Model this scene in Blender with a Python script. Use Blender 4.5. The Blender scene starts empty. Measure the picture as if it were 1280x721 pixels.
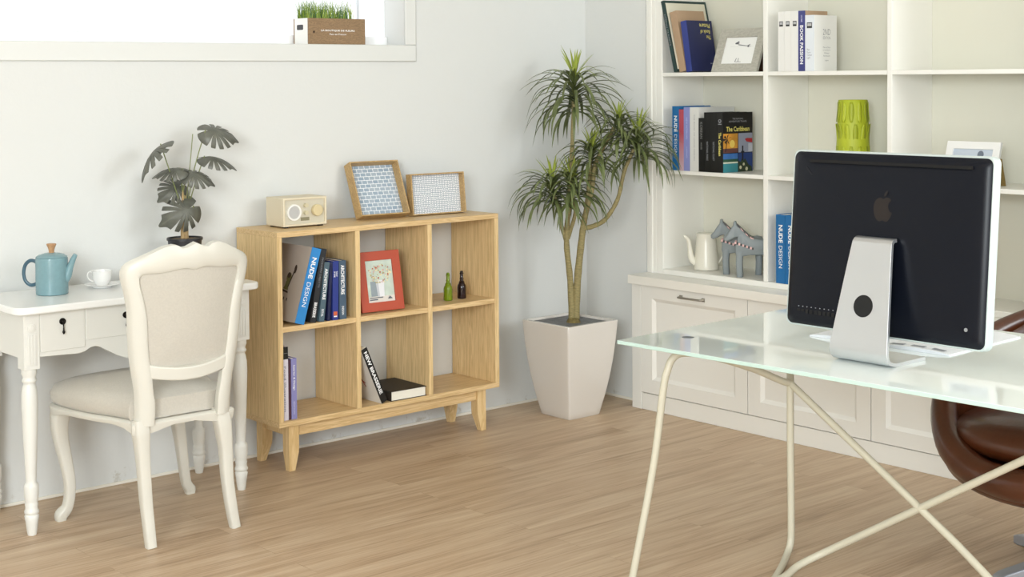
import bpy, bmesh, math, random
from mathutils import Vector, Matrix, Euler
random.seed(7)
SC = bpy.context.scene
COL = SC.collection
PI = math.pi
R_ = math.radians

# ------------------------------------------------------------------ camera
camd = bpy.data.cameras.new('camera'); cam = bpy.data.objects.new('camera', camd); COL.objects.link(cam)
p_, r_, y_ = R_(2.0174), R_(-.4368), R_(49.0145)
fwd = Vector((math.cos(y_)*math.cos(p_), math.sin(y_)*math.cos(p_), -math.sin(p_)))
rt = Vector((math.sin(y_), -math.cos(y_), 0)); upv = rt.cross(fwd)
rr = rt*math.cos(r_) + upv*math.sin(r_); uu = -rt*math.sin(r_) + upv*math.cos(r_)
M = Matrix((rr, uu, -fwd)).transposed().to_4x4(); M.translation = Vector((-5.0337, -5.2362, 1.55))
cam.matrix_world = M
camd.sensor_fit = 'HORIZONTAL'; camd.sensor_width = 36; camd.lens = 36*1839.04/1280
camd.shift_y = -(360.5-162.5)/1280; camd.clip_start = .05; camd.clip_end = 100
SC.camera = cam

# ------------------------------------------------------------------ light
SC.view_settings.view_transform = 'Standard'; SC.view_settings.look = 'None'
SC.view_settings.exposure = 0.15; SC.view_settings.gamma = 1; SC.view_settings.use_curve_mapping = False
w = bpy.data.worlds.new('world'); SC.world = w; w.use_nodes = True
bg = w.node_tree.nodes['Background']; bg.inputs[0].default_value = (.94, .97, 1, 1); bg.inputs[1].default_value = 1.3
def area(name, loc, target, sx, sy, energy, col):
    d = bpy.data.lights.new(name, 'AREA'); d.shape = 'RECTANGLE'; d.size = sx; d.size_y = sy; d.energy = energy; d.color = col
    o = bpy.data.objects.new(name, d); COL.objects.link(o); o.location = loc
    o.rotation_euler = (Vector(target)-Vector(loc)).to_track_quat('-Z', 'Y').to_euler()
    return o
area('studio_window_light', (-.1, -6.6, 2.5), (.6, -.6, .8), 1.9, 1.6, 100, (.90, .96, 1))
area('left_fill_light', (-7.7, -6.2, 2.1), (.2, -3.6, .7), 2.6, 1.8, 360, (.90, .965, 1))  # added unseen fill lamp, lifts floor, right wall and bookcase side

# ------------------------------------------------------------------ materials
def lin(c):
    if isinstance(c, str):
        c = [int(c[i:i+2], 16)/255 for i in (0, 2, 4)]
    return tuple((x/12.92 if x <= .04045 else ((x+.055)/1.055)**2.4) for x in c)+(1,)
MATS = {}
def mat(name, col, rough=.5, metal=0, spec=.5, coat=0, noise=0, nscale=20, bump=0, bscale=200, trans=0, sheen=0, stretch=None, emit=0):
    if name in MATS: return MATS[name]
    m = bpy.data.materials.new(name); m.use_nodes = True; nt = m.node_tree; b = nt.nodes['Principled BSDF']
    c = lin(col); b.inputs['Base Color'].default_value = c; b.inputs['Roughness'].default_value = rough
    b.inputs['Metallic'].default_value = metal; b.inputs['Specular IOR Level'].default_value = spec
    b.inputs['Coat Weight'].default_value = coat; b.inputs['Transmission Weight'].default_value = trans
    b.inputs['Sheen Weight'].default_value = sheen
    tc = nt.nodes.new('ShaderNodeTexCoord'); mp = nt.nodes.new('ShaderNodeMapping'); nt.links.new(tc.outputs['Object'], mp.inputs[0])
    if stretch: mp.inputs['Scale'].default_value = stretch
    if noise:
        n = nt.nodes.new('ShaderNodeTexNoise'); n.inputs['Scale'].default_value = nscale; n.inputs['Detail'].default_value = 4
        nt.links.new(mp.outputs[0], n.inputs['Vector'])
        r = nt.nodes.new('ShaderNodeValToRGB'); r.color_ramp.elements[0].position = .3; r.color_ramp.elements[1].position = .7
        r.color_ramp.elements[0].color = tuple(x*(1-noise) for x in c[:3])+(1,); r.color_ramp.elements[1].color = tuple(min(1, x*(1+noise)) for x in c[:3])+(1,)
        nt.links.new(n.outputs['Fac'], r.inputs[0]); nt.links.new(r.outputs[0], b.inputs['Base Color'])
    if bump:
        n2 = nt.nodes.new('ShaderNodeTexNoise'); n2.inputs['Scale'].default_value = bscale; nt.links.new(mp.outputs[0], n2.inputs['Vector'])
        bu = nt.nodes.new('ShaderNodeBump'); bu.inputs['Strength'].default_value = bump; bu.inputs['Distance'].default_value = .002
        nt.links.new(n2.outputs['Fac'], bu.inputs['Height']); nt.links.new(bu.outputs[0], b.inputs['Normal'])
    MATS[name] = m; return m
def wood(name, c1, c2, scale=(1, 1, 1), rough=.45, coarse=6.0, dist=3.0):
    """grain runs along the axis with the smallest scale"""
    if name in MATS: return MATS[name]
    m = bpy.data.materials.new(name); m.use_nodes = True; nt = m.node_tree; b = nt.nodes['Principled BSDF']
    b.inputs['Roughness'].default_value = rough; b.inputs['Specular IOR Level'].default_value = .35
    tc = nt.nodes.new('ShaderNodeTexCoord'); mp = nt.nodes.new('ShaderNodeMapping'); mp.inputs['Scale'].default_value = scale
    nt.links.new(tc.outputs['Object'], mp.inputs[0])
    n1 = nt.nodes.new('ShaderNodeTexNoise'); n1.inputs['Scale'].default_value = coarse; n1.inputs['Detail'].default_value = 3; n1.inputs['Distortion'].default_value = .6
    nt.links.new(mp.outputs[0], n1.inputs['Vector'])
    mm = nt.nodes.new('ShaderNodeMath'); mm.operation = 'MULTIPLY'; mm.inputs[1].default_value = dist*4
    nt.links.new(n1.outputs['Fac'], mm.inputs[0])
    fr = nt.nodes.new('ShaderNodeMath'); fr.operation = 'PINGPONG'; fr.inputs[1].default_value = 1; nt.links.new(mm.outputs[0], fr.inputs[0])
    n2 = nt.nodes.new('ShaderNodeTexNoise'); n2.inputs['Scale'].default_value = coarse*14; n2.inputs['Detail'].default_value = 2
    nt.links.new(mp.outputs[0], n2.inputs['Vector'])
    mx = nt.nodes.new('ShaderNodeMath'); mx.operation = 'MULTIPLY_ADD'; mx.inputs[1].default_value = .45; nt.links.new(fr.outputs[0], mx.inputs[0])
    m3 = nt.nodes.new('ShaderNodeMath'); m3.operation = 'MULTIPLY'; m3.inputs[1].default_value = .55; nt.links.new(n2.outputs['Fac'], m3.inputs[0])
    nt.links.new(m3.outputs[0], mx.inputs[2])
    r = nt.nodes.new('ShaderNodeValToRGB'); r.color_ramp.elements[0].position = .15; r.color_ramp.elements[1].position = .75
    r.color_ramp.elements[0].color = lin(c1); r.color_ramp.elements[1].color = lin(c2)
    nt.links.new(mx.outputs[0], r.inputs[0]); nt.links.new(r.outputs[0], b.inputs['Base Color'])
    MATS[name] = m; return m

def floor_mat():
    m = bpy.data.materials.new('floor_wood'); m.use_nodes = True; nt = m.node_tree; b = nt.nodes['Principled BSDF']
    N = nt.nodes.new; L = nt.links.new
    b.inputs['Roughness'].default_value = .42; b.inputs['Specular IOR Level'].default_value = .4
    tc = N('ShaderNodeTexCoord')
    br = N('ShaderNodeTexBrick'); br.offset = .37; br.inputs['Scale'].default_value = 1; br.inputs['Brick Width'].default_value = 1.25; br.inputs['Row Height'].default_value = .125
    br.inputs['Mortar Size'].default_value = .0012; br.inputs['Mortar Smooth'].default_value = .1; br.inputs['Color1'].default_value = (.2, .2, .2, 1); br.inputs['Color2'].default_value = (.8, .8, .8, 1); br.inputs['Mortar'].default_value = (.5, .5, .5, 1)
    L(tc.outputs['Object'], br.inputs['Vector'])
    # plank offset for grain
    sep = N('ShaderNodeSeparateColor'); L(br.outputs['Color'], sep.inputs[0])
    cb = N('ShaderNodeCombineXYZ'); mu = N('ShaderNodeMath'); mu.operation = 'MULTIPLY'; mu.inputs[1].default_value = 17; L(sep.outputs[0], mu.inputs[0]); L(mu.outputs[0], cb.inputs[0]); L(mu.outputs[0], cb.inputs[2])
    ad = N('ShaderNodeVectorMath'); ad.operation = 'ADD'; L(tc.outputs['Object'], ad.inputs[0]); L(cb.outputs[0], ad.inputs[1])
    mp = N('ShaderNodeMapping'); mp.inputs['Scale'].default_value = (.9, 9, 1); L(ad.outputs[0], mp.inputs[0])
    n1 = N('ShaderNodeTexNoise'); n1.inputs['Scale'].default_value = 1.6; n1.inputs['Detail'].default_value = 5; n1.inputs['Roughness'].default_value = .6; n1.inputs['Distortion'].default_value = .8; L(mp.outputs[0], n1.inputs['Vector'])
    mp2 = N('ShaderNodeMapping'); mp2.inputs['Scale'].default_value = (1.2, 60, 1); L(ad.outputs[0], mp2.inputs[0])
    n2 = N('ShaderNodeTexNoise'); n2.inputs['Scale'].default_value = 2.2; n2.inputs['Detail'].default_value = 3; L(mp2.outputs[0], n2.inputs['Vector'])
    mx = N('ShaderNodeMath'); mx.operation = 'MULTIPLY_ADD'; mx.inputs[1].default_value = .62; L(n1.outputs['Fac'], mx.inputs[0])
    m3 = N('ShaderNodeMath'); m3.operation = 'MULTIPLY'; m3.inputs[1].default_value = .38; L(n2.outputs['Fac'], m3.inputs[0]); L(m3.outputs[0], mx.inputs[2])
    pl = N('ShaderNodeMath'); pl.operation = 'MULTIPLY_ADD'; pl.inputs[1].default_value = .07; L(sep.outputs[0], pl.inputs[0]); L(mx.outputs[0], pl.inputs[2])
    r = N('ShaderNodeValToRGB'); r.color_ramp.elements[0].position = .36; r.color_ramp.elements[1].position = .70
    r.color_ramp.elements[0].color = lin('A58A6D'); r.color_ramp.elements[1].color = lin('D5BFA2')
    e = r.color_ramp.elements.new(.5); e.color = lin('C1A587')
    L(pl.outputs[0], r.inputs[0])
    mc = N('ShaderNodeMixRGB'); mc.blend_type = 'MULTIPLY'; mc.inputs[2].default_value = (.86, .84, .82, 1); L(br.outputs['Fac'], mc.inputs[0]); L(r.outputs[0], mc.inputs[1])
    L(mc.outputs[0], b.inputs['Base Color'])
    return m
def wall_mat():
    m = bpy.data.materials.new('wall_paint'); m.use_nodes = True; nt = m.node_tree; b = nt.nodes['Principled BSDF']
    N = nt.nodes.new; L = nt.links.new
    b.inputs['Roughness'].default_value = .75; b.inputs['Specular IOR Level'].default_value = .2
    tc = N('ShaderNodeTexCoord'); se = N('ShaderNodeSeparateXYZ'); L(tc.outputs['Object'], se.inputs[0])
    n = N('ShaderNodeTexNoise'); n.inputs['Scale'].default_value = 9; n.inputs['Detail'].default_value = 8; n.inputs['Roughness'].default_value = .7; L(tc.outputs['Object'], n.inputs['Vector'])
    # scuffs near the floor
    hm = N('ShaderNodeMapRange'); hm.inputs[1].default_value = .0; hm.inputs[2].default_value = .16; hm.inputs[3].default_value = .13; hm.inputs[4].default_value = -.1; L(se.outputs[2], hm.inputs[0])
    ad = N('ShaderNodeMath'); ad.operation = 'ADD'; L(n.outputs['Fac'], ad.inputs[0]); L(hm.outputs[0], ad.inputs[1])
    r = N('ShaderNodeValToRGB'); r.color_ramp.elements[0].position = .66; r.color_ramp.elements[1].position = .74
    r.color_ramp.elements[0].color = lin('DDDEDB'); r.color_ramp.elements[1].color = lin('C6C2B8')
    L(ad.outputs[0], r.inputs[0]); L(r.outputs[0], b.inputs['Base Color'])
    bu = N('ShaderNodeBump'); bu.inputs['Strength'].default_value = .15; bu.inputs['Distance'].default_value = .01; L(n.outputs['Fac'], bu.inputs['Height']); L(bu.outputs[0], b.inputs['Normal'])
    return m

WALL = wall_mat(); FLOOR = floor_mat()
OAKV = wood('oak_upright_grain', 'C8A874', 'EBCD9A', (9, 9, .32), .42)
OAKH = wood('oak_lengthwise_grain', 'C4A16C', 'E6C898', (.4, 9, 9), .42)
OAKF = wood('oak_pale_edges', 'CFAC74', 'E6C896', (4, 6, .5), .45)
PAINT = mat('cream_white_paint', 'E7E6DF', .38)
SHELFW = mat('shelf_white_lacquer', 'F4F2EA', .35)
SHELFB = mat('shelf_back_cream', 'E0DECF', .6)
CABW = mat('cabinet_front_white', 'EFEDE6', .4)
WHITE = mat('white_gloss', 'F5F5F2', .2)
IVORY = mat('ivory_chair_paint', 'DAD7CC', .35)
LINEN = mat('beige_linen', 'C7C1B5', .9, noise=.04, nscale=160, bump=.5, bscale=700, sheen=.2)
BLACK = mat('black_satin', '141414', .4)
IRON = mat('dark_iron', '1C1917', .45, metal=.6)
STEEL = mat('brushed_steel', 'B0ACA4', .3, metal=1)
ALU = mat('anodised_aluminium', 'D6D8DA', .34, metal=.85)
FRAME_T = mat('cream_powder_coat', 'CFCAB6', .4)
PAGES = mat('page_edges', 'EDE8DA', .8, noise=.05, nscale=60, stretch=(1, 1, 30))

# ------------------------------------------------------------------ mesh helpers
class MB:
    def __init__(s): s.bm = bmesh.new(); s.mi = 0; s.mats = []
    def m(s, mat_):
        if mat_ not in s.mats: s.mats.append(mat_)
        s.mi = s.mats.index(mat_); return s
    def face(s, vs):
        try:
            f = s.bm.faces.new(vs); f.material_index = s.mi; return f
        except ValueError: return None
    def box(s, x0, x1, y0, y1, z0, z1, T=None):
        v = [s.bm.verts.new((x, y, z)) for z in (z0, z1) for y in (y0, y1) for x in (x0, x1)]
        for q in ((0, 2, 3, 1), (4, 5, 7, 6), (0, 1, 5, 4), (1, 3, 7, 5), (3, 2, 6, 7), (2, 0, 4, 6)): s.face([v[i] for i in q])
        if T:
            for k in v: k.co = T @ k.co
        return s
    def tube(s, path, rad, n=12, cap=True, square=False, flat=1.0):
        P = [Vector(p) for p in path]; k = len(P)
        if not isinstance(rad, (list, tuple)): rad = [rad]*k
        rings = []; prev = None
        for i, p in enumerate(P):
            t = (P[min(i+1, k-1)]-P[max(i-1, 0)]).normalized()
            if prev is None:
                a = Vector((1, 0, 0)) if abs(t.x) < .8 else Vector((0, 1, 0))
                u = (a-t*a.dot(t)).normalized()
            else: u = (prev-t*prev.dot(t)).normalized()
            prev = u; v = t.cross(u); ring = []
            for j in range(n):
                an = 2*PI*j/n
                ca, sa = math.cos(an), math.sin(an)
                if square:
                    e = .45; ca = math.copysign(abs(ca)**e, ca); sa = math.copysign(abs(sa)**e, sa)
                ring.append(s.bm.verts.new(p+(u*ca*flat+v*sa)*rad[i]))
            rings.append(ring)
        for i in range(k-1):
            for j in range(n): s.face([rings[i][j], rings[i][(j+1) % n], rings[i+1][(j+1) % n], rings[i+1][j]])
        if cap: s.face(rings[0][::-1]); s.face(rings[-1])
        return s
    def lathe(s, prof, n=32, c=(0, 0, 0), sx=1, sy=1, power=1):
        rings = []
        for r, z in prof:
            ring = []
            for j in range(n):
                a = 2*PI*j/n; ca, sa = math.cos(a), math.sin(a)
                ring.append(s.bm.verts.new((c[0]+r*ca*sx, c[1]+r*sa*sy, c[2]+z)))
            rings.append(ring)
        for i in range(len(prof)-1):
            for j in range(n): s.face([rings[i][j], rings[i][(j+1) % n], rings[i+1][(j+1) % n], rings[i+1][j]])
        s.face(rings[0][::-1]); s.face(rings[-1])
        return s
    def prism(s, poly, t0, t1, axis='y', T=None):
        """poly in the two other axes; axis y: (x,z); axis x: (y,z); axis z: (x,y)"""
        def P(a, b, t): return {'y': (a, t, b), 'x': (t, a, b), 'z': (a, b, t)}[axis]
        A = [s.bm.verts.new(P(a, b, t0)) for a, b in poly]; B = [s.bm.verts.new(P(a, b, t1)) for a, b in poly]
        n = len(poly)
        s.face(A[::-1]); s.face(B)
        for i in range(n): s.face([A[i], A[(i+1) % n], B[(i+1) % n], B[i]])
        if T:
            for k in A+B: k.co = T @ k.co
        return s
    def ringprism(s, outer, inner, t0, t1, T=None, front=None):
        """frame between two closed loops of equal length in xz, thickness in y"""
        n = len(outer)
        L = [[s.bm.verts.new((a, t, b)) for a, b in lp] for t in (t0, t1) for lp in (outer, inner)]
        for i in range(n):
            j = (i+1) % n
            s.face([L[0][i], L[0][j], L[1][j], L[1][i]]); s.face([L[2][j], L[2][i], L[3][i], L[3][j]])
            s.face([L[0][j], L[0][i], L[2][i], L[2][j]]); s.face([L[1][i], L[1][j], L[3][j], L[3][i]])
        if T:
            for q in L:
                for k in q: k.co = T @ k.co
        return s
    def sphere(s, c, r, sc=(1, 1, 1), n=16):
        prof = [(max(1e-4, r*math.sin(PI*i/(n//2))), -r*math.cos(PI*i/(n//2))*sc[2]) for i in range(n//2+1)]
        return s.lathe(prof, n, c, sc[0], sc[1])
    def build(s, name, mt=None, parent=None, loc=None, rot=None, smooth=False, bevel=0, seg=2, sub=0, solid=0, ang=35):
        bmesh.ops.recalc_face_normals(s.bm, faces=s.bm.faces)
        me = bpy.data.meshes.new(name); s.bm.to_mesh(me); s.bm.free()
        for k in (s.mats or [mt]): me.materials.append(k)
        o = bpy.data.objects.new(name, me); COL.objects.link(o)
        if parent: o.parent = parent
        if loc: o.location = loc
        if rot: o.rotation_euler = rot
        if smooth:
            me.shade_smooth()
            if ang: me.set_sharp_from_angle(angle=R_(ang))
        if solid:
            md = o.modifiers.new('solid', 'SOLIDIFY'); md.thickness = solid; md.offset = 0
        if bevel:
            md = o.modifiers.new('bevel', 'BEVEL'); md.width = bevel; md.segments = seg; md.limit_method = 'ANGLE'; md.angle_limit = R_(40); md.harden_normals = False
            if not smooth: me.shade_smooth(); me.set_sharp_from_angle(angle=R_(30))
        if sub:
            md = o.modifiers.new('sub', 'SUBSURF'); md.levels = sub; md.render_levels = sub
        return o
def tag(o, label, cat, group=None, kind=None):
    o['label'] = label
    if cat: o['category'] = cat
    if group: o['group'] = group
    if kind: o['kind'] = kind
    return o
def thing(name, label, cat, loc=(0, 0, 0), rz=0, group=None, rot=None):
    o = bpy.data.objects.new(name, None); COL.objects.link(o); o.empty_display_size = .05
    o.location = loc; o.rotation_euler = rot if rot else (0, 0, rz)
    return tag(o, label, cat, group)
def struct(o, label=None):
    o['kind'] = 'structure'
    if label: o['label'] = label
    return o
def smoothpath(pts, k=6):
    """Catmull-Rom"""
    P = [Vector(p) for p in pts]; P = [P[0]*2-P[1]]+P+[P[-1]*2-P[-2]]; out = []
    for i in range(1, len(P)-2):
        a, b, c, d = P[i-1:i+3]
        for j in range(k):
            t = j/k
            out.append(.5*((2*b)+(c-a)*t+(2*a-5*b+4*c-d)*t*t+(3*b-a-3*c+d)*t**3))
    out.append(P[-2]); return out
def smoothloop(pts, k=4):
    P = [Vector((a, b, 0)) for a, b in pts]; n = len(P); out = []
    for i in range(n):
        a, b, c, d = P[i-1], P[i], P[(i+1) % n], P[(i+2) % n]
        for j in range(k):
            t = j/k; q = .5*((2*b)+(c-a)*t+(2*a-5*b+4*c-d)*t*t+(3*b-a-3*c+d)*t**3); out.append((q.x, q.y))
    return out
def lerp_rad(rads, k):
    out = []
    for i in range(len(rads)-1):
        for j in range(k): out.append(rads[i]+(rads[i+1]-rads[i])*j/k)
    return out+[rads[-1]]
def text(parent, s, origin, xdir, ydir, length, height, mt, name='lettering', bold=0, ext=.0003, center=True):
    """flat lettering scaled to length x height (metres)"""
    cu = bpy.data.curves.new('t', 'FONT'); cu.body = s; cu.size = 1; cu.extrude = 0; cu.offset = bold; cu.align_x = 'LEFT'; cu.resolution_u = 2
    cu.space_line = .95
    to = bpy.data.objects.new('t', cu); COL.objects.link(to)
    dg = bpy.context.evaluated_depsgraph_get(); dg.update()
    me = bpy.data.meshes.new_from_object(to.evaluated_get(dg))
    bpy.data.objects.remove(to); bpy.data.curves.remove(cu)
    xs = [v.co.x for v in me.vertices]; ys = [v.co.y for v in me.vertices]
    x0, x1, y0, y1 = min(xs), max(xs), min(ys), max(ys)
    X = Vector(xdir).normalized(); Y = Vector(ydir).normalized(); Z = X.cross(Y); O = Vector(origin)
    for v in me.vertices:
        a = ((v.co.x-x0)/(x1-x0)-(.5 if center else 0))*length; b = ((v.co.y-y0)/(y1-y0)-(.5 if center else 0))*height
        v.co = O+X*a+Y*b+Z*ext
    me.name = name; me.materials.clear(); me.materials.append(mt)
    o = bpy.data.objects.new(name, me); COL.objects.link(o); o.parent = parent
    return o
def art(parent, name, quads, O, X, Y, ext=.0004, label=None):
    """flat printed picture: list of (material, polygon) in local 2D, later shapes lie on top"""
    b = MB(); X = Vector(X); Y = Vector(Y); Z = X.cross(Y); O = Vector(O)
    for i, (mt, poly) in enumerate(quads):
        b.m(mt); b.face([b.bm.verts.new(O+X*u+Y*v+Z*ext*(i*.25+1)) for u, v in poly])
    me = bpy.data.meshes.new(name); b.bm.to_mesh(me); b.bm.free()
    for k in b.mats: me.materials.append(k)
    o = bpy.data.objects.new(name, me); COL.objects.link(o); o.parent = parent
    if label: o['label'] = label
    return o
def disc(cx, cy, rx, ry=None, n=14, a0=0):
    ry = ry or rx
    return [(cx+rx*math.cos(2*PI*i/n+a0), cy+ry*math.sin(2*PI*i/n+a0)) for i in range(n)]
def rect(x0, x1, y0, y1): return [(x0, y0), (x1, y0), (x1, y1), (x0, y1)]

# ================================================================== SETTING
b = MB(); b.box(-8, .5, -8, .25, -.1, 0); struct(b.build('floor', FLOOR), 'light brown oak plank floor')
b = MB(); WX, WZ0, WZ1 = -1.112, 1.700, 2.25
b.box(-8, .5, 0, .15, 0, WZ0); b.box(-8, -4.0, 0, .15, WZ0, WZ1); b.box(WX, .5, 0, .15, WZ0, WZ1); b.box(-8, .5, 0, .15, WZ1, 3.2)
struct(b.build('wall_left', WALL), 'off-white painted wall with high window')
b = MB(); b.box(.31, .5, -8, -.0005, 0, 3.2); b.box(0, .309, -.4085, -.0005, 0, 3.2)
struct(b.build('wall_right', WALL), 'off-white wall behind the built-in shelving')
b = MB(); b.box(-8.15, -8.0005, -8, .15, 0, 3.2); struct(b.build('wall_back', WALL), 'off-white wall far to the left behind the camera')
b = MB(); b.box(-8, .5, -8, .22, 3.2005, 3.3); struct(b.build('ceiling', mat('ceiling_white', 'F0F0EC', .8)), 'plain white ceiling')
# window: casing, frame rails, glass
wn = bpy.data.objects.new('window_1', None); COL.objects.link(wn); struct(wn, 'high bright window in the left wall')
b = MB()
b.box(-4.1, WX+.058, -.012, .0, WZ0-.073, WZ0); b.box(WX, WX+.058, -.012, .0, WZ0, WZ1+.07); b.box(-4.1, WX, -.012, 0, WZ1, WZ1+.07)
b.build('casing', mat('casing_paint', 'DFE0DC', .5), wn, bevel=.004)
b = MB(); b.box(-4.0, WX, .125, .15, WZ0, WZ0+.040); b.box(-4.0, WX, .125, .15, WZ1-.05, WZ1); b.box(-2.62, -2.57, .125, .15, WZ0+.040, WZ1-.05)
b.build('window_frame', mat('white_upvc', 'FAFAFA', .3), wn, bevel=.004)
b = MB(); b.box(-1.268, -1.262, .131, .143, WZ0+.040, WZ1-.05); b.build('glazing_bar', mat('grey_bar', 'D4D8DC', .4), wn)
gm = bpy.data.materials.new('window_glass'); gm.use_nodes = True; nt = gm.node_tree; nt.nodes.clear()
o_ = nt.nodes.new('ShaderNodeOutputMaterial'); mxs = nt.nodes.new('ShaderNodeMixShader'); tr = nt.nodes.new('ShaderNodeBsdfTransparent'); gl = nt.nodes.new('ShaderNodeBsdfGlossy'); gl.inputs['Roughness'].default_value = .02
mxs.inputs[0].default_value = .06; nt.links.new(tr.outputs[0], mxs.inputs[1]); nt.links.new(gl.outputs[0], mxs.inputs[2]); nt.links.new(mxs.outputs[0], o_.inputs[0])
b = MB(); b.box(-4.0, WX, .135, .139, WZ0+.040, WZ1-.05); b.build('pane', gm, wn)
# slim shoe line at the foot of both walls
SHOE = mat('shoe_line_paint', 'EEE9DC', .6)
b = MB(); b.box(-8, 0, -.007, 0, 0, .012); struct(b.build('baseboard_left', SHOE, bevel=.002), 'thin cream bead at the foot of the left wall')
b = MB(); b.box(-.007, 0, -.41, -.008, 0, .012); struct(b.build('baseboard_right', SHOE, bevel=.002), 'thin cream bead at the foot of the short right wall')

# ================================================================== BUILT-IN ON THE RIGHT
CY = [-.470, -1.110, -1.748, -2.386, -3.024, -3.66]
CABX = -.104
for i in range(5):
    ya, yb = CY[i], CY[i+1]
    names = ['leftmost, nearest the planter', 'second from the corner, behind the desk legs', 'third, beside the brown chair', 'fourth from the corner, behind the brown chair', 'fifth from the corner, past the brown chair']
    t = thing('base_cabinet', 'white panelled base cabinet under the shelving, '+names[i], 'cabinet', (0, 0, 0), 0, 'white base cabinets under the shelving')
    b = MB(); b.box(CABX+.02, .3, yb+.0005, ya-.0005, .079, .586)
    b.build('carcass', CABW, t)
    # drawer front: frame and recessed panel
    b = MB(); x0 = CABX; g = .0022; iy, iz0, iz1 = .068, .062, .056
    Y0, Y1, Z0, Z1 = yb+g, ya-g, .083, .583
    b.box(x0, x0+.019, Y0, Y0+iy, Z0, Z1); b.box(x0, x0+.019, Y1-iy, Y1, Z0, Z1)
    b.box(x0, x0+.019, Y0+iy, Y1-iy, Z0, Z0+iz0); b.box(x0, x0+.019, Y0+iy, Y1-iy, Z1-iz1, Z1)
    d = b.build('drawer_front', CABW, t)
    b = MB(); ins = .016
    o4 = [(Y0+iy, Z0+iz0), (Y1-iy, Z0+iz0), (Y1-iy, Z1-iz1), (Y0+iy, Z1-iz1)]; i4 = [(Y0+iy+ins, Z0+iz0+ins), (Y1-iy-ins, Z0+iz0+ins), (Y1-iy-ins, Z1-iz1-ins), (Y0+iy+ins, Z1-iz1-ins)]
    A = [b.bm.verts.new((x0+.001, a, c)) for a, c in o4]; B = [b.bm.verts.new((x0+.012, a, c)) for a, c in i4]
    for k in range(4): b.face([A[k], A[(k+1) % 4], B[(k+1) % 4], B[k]])
    b.face(B); b.build('recessed_panel', CABW, d)
    ym = (ya+yb)/2; zc = .553
    b = MB(); b.tube(smoothpath([(x0-.001, ym+.066, zc), (x0-.02, ym+.066, zc), (x0-.024, ym+.055, zc), (x0-.024, ym-.055, zc), (x0-.02, ym-.066, zc), (x0-.001, ym-.066, zc)], 3), .0048, 8)
    b.box(x0-.003, x0, ym+.058, ym+.076, zc-.008, zc+.008); b.box(x0-.003, x0, ym-.076, ym-.058, zc-.008, zc+.008)
    hd = b.build('handle', STEEL, d, smooth=True); hd['label'] = 'brushed metal bar handle'
b = MB(); b.box(CABX, .3, -.4695, -.4105, 0, .586); tag(b.build('filler_post', CABW, bevel=.002), 'white upright filler strip at the left end of the base cabinets', 'cabinet trim')
b = MB(); b.box(CABX+.004, .3, -3.66, -.4705, 0, .0785); tag(b.build('plinth', CABW, bevel=.002), 'white plinth running under the base cabinets', 'plinth')
b = MB(); b.box(-.127, .3, -3.7, -.4095, .5865, .627); b.box(-.127, -.001, -.4095, -.407, .5865, .627); tag(b.build('worktop', mat('worktop_white', 'F1EEE5', .3), bevel=.004, seg=3), 'white worktop ledge running above the base cabinets', 'worktop')
# upper shelving
SH = thing('built_in_bookshelf', 'tall white built-in bookshelf with open compartments standing on the worktop', 'bookshelf', (0, 0, .627))
zb = .627
b = MB(); b.box(.0, .30, -.4745, -.4105, 0, 2.07-.0); b.box(-.006, .0, -.452, -.43, 0, 2.07)
b.box(.0, .30, -.515, -.4745, 0, 2.07); b.build('end_panel', SHELFW, SH, bevel=.003)
UY = [(-1.113, -1.137), (-1.750, -1.773), (-2.386, -2.410), (-3.024, -3.048)]
for a, c in UY:
    b = MB(); b.box(0, .285, c, a, .0265, 2.07); b.build('upright', SHELFW, SH, bevel=.0015)
edges = [-.5155]+[v for ac in UY for v in ac]+[-3.66]
b = MB(); b.box(-.002, .285, -3.66, -.5155, .0, .026); b.build('base_board', SHELFW, SH, bevel=.003)
for z in (1.100, 1.5525):
    for k in range(0, len(edges), 2):
        b = MB(); b.box(.0008, .285, edges[k+1]+.0003, edges[k]-.0003, z-zb, z+.018-zb); b.build('shelf', SHELFW, SH, bevel=.0012)
b = MB(); b.box(.285, .30, -3.66, -.515, 0, 2.07); b.build('back_panel', SHELFB, SH)

# ================================================================== OAK BOOKCASE
BC = thing('bookcase', 'low oak six-cube open bookcase on splayed feet against the left wall', 'bookcase', (-1.9753, -.3131, 0), R_(.3))
W, D, B0, BT, BM = 1.1403, .305, .184, .9545, .580
t_ = .0225
b = MB(); b.box(0, W, 0, D, BT-.0215, BT); b.build('top_board', OAKH, BC, bevel=.0012)
b = MB(); b.box(0, W, 0, D, B0, B0+.0215); b.build('bottom_board', OAKH, BC, bevel=.0012)
inner = (W-4*t_)/3
xs = [i*(inner+t_) for i in range(4)]
for i, x in enumerate(xs):
    b = MB(); b.box(x, x+t_, .0005, D-.0005, B0+.0216, BT-.0216); b.build('side_panel' if i in (0, 3) else 'divider', OAKV, BC, bevel=.001)
for i in range(3):
    b = MB(); b.box(xs[i]+t_+.0003, xs[i+1]-.0003, .003, D-.0005, BM-.0215, BM); b.build('shelf', OAKH, BC, bevel=.001)
LEGW = .047
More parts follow.
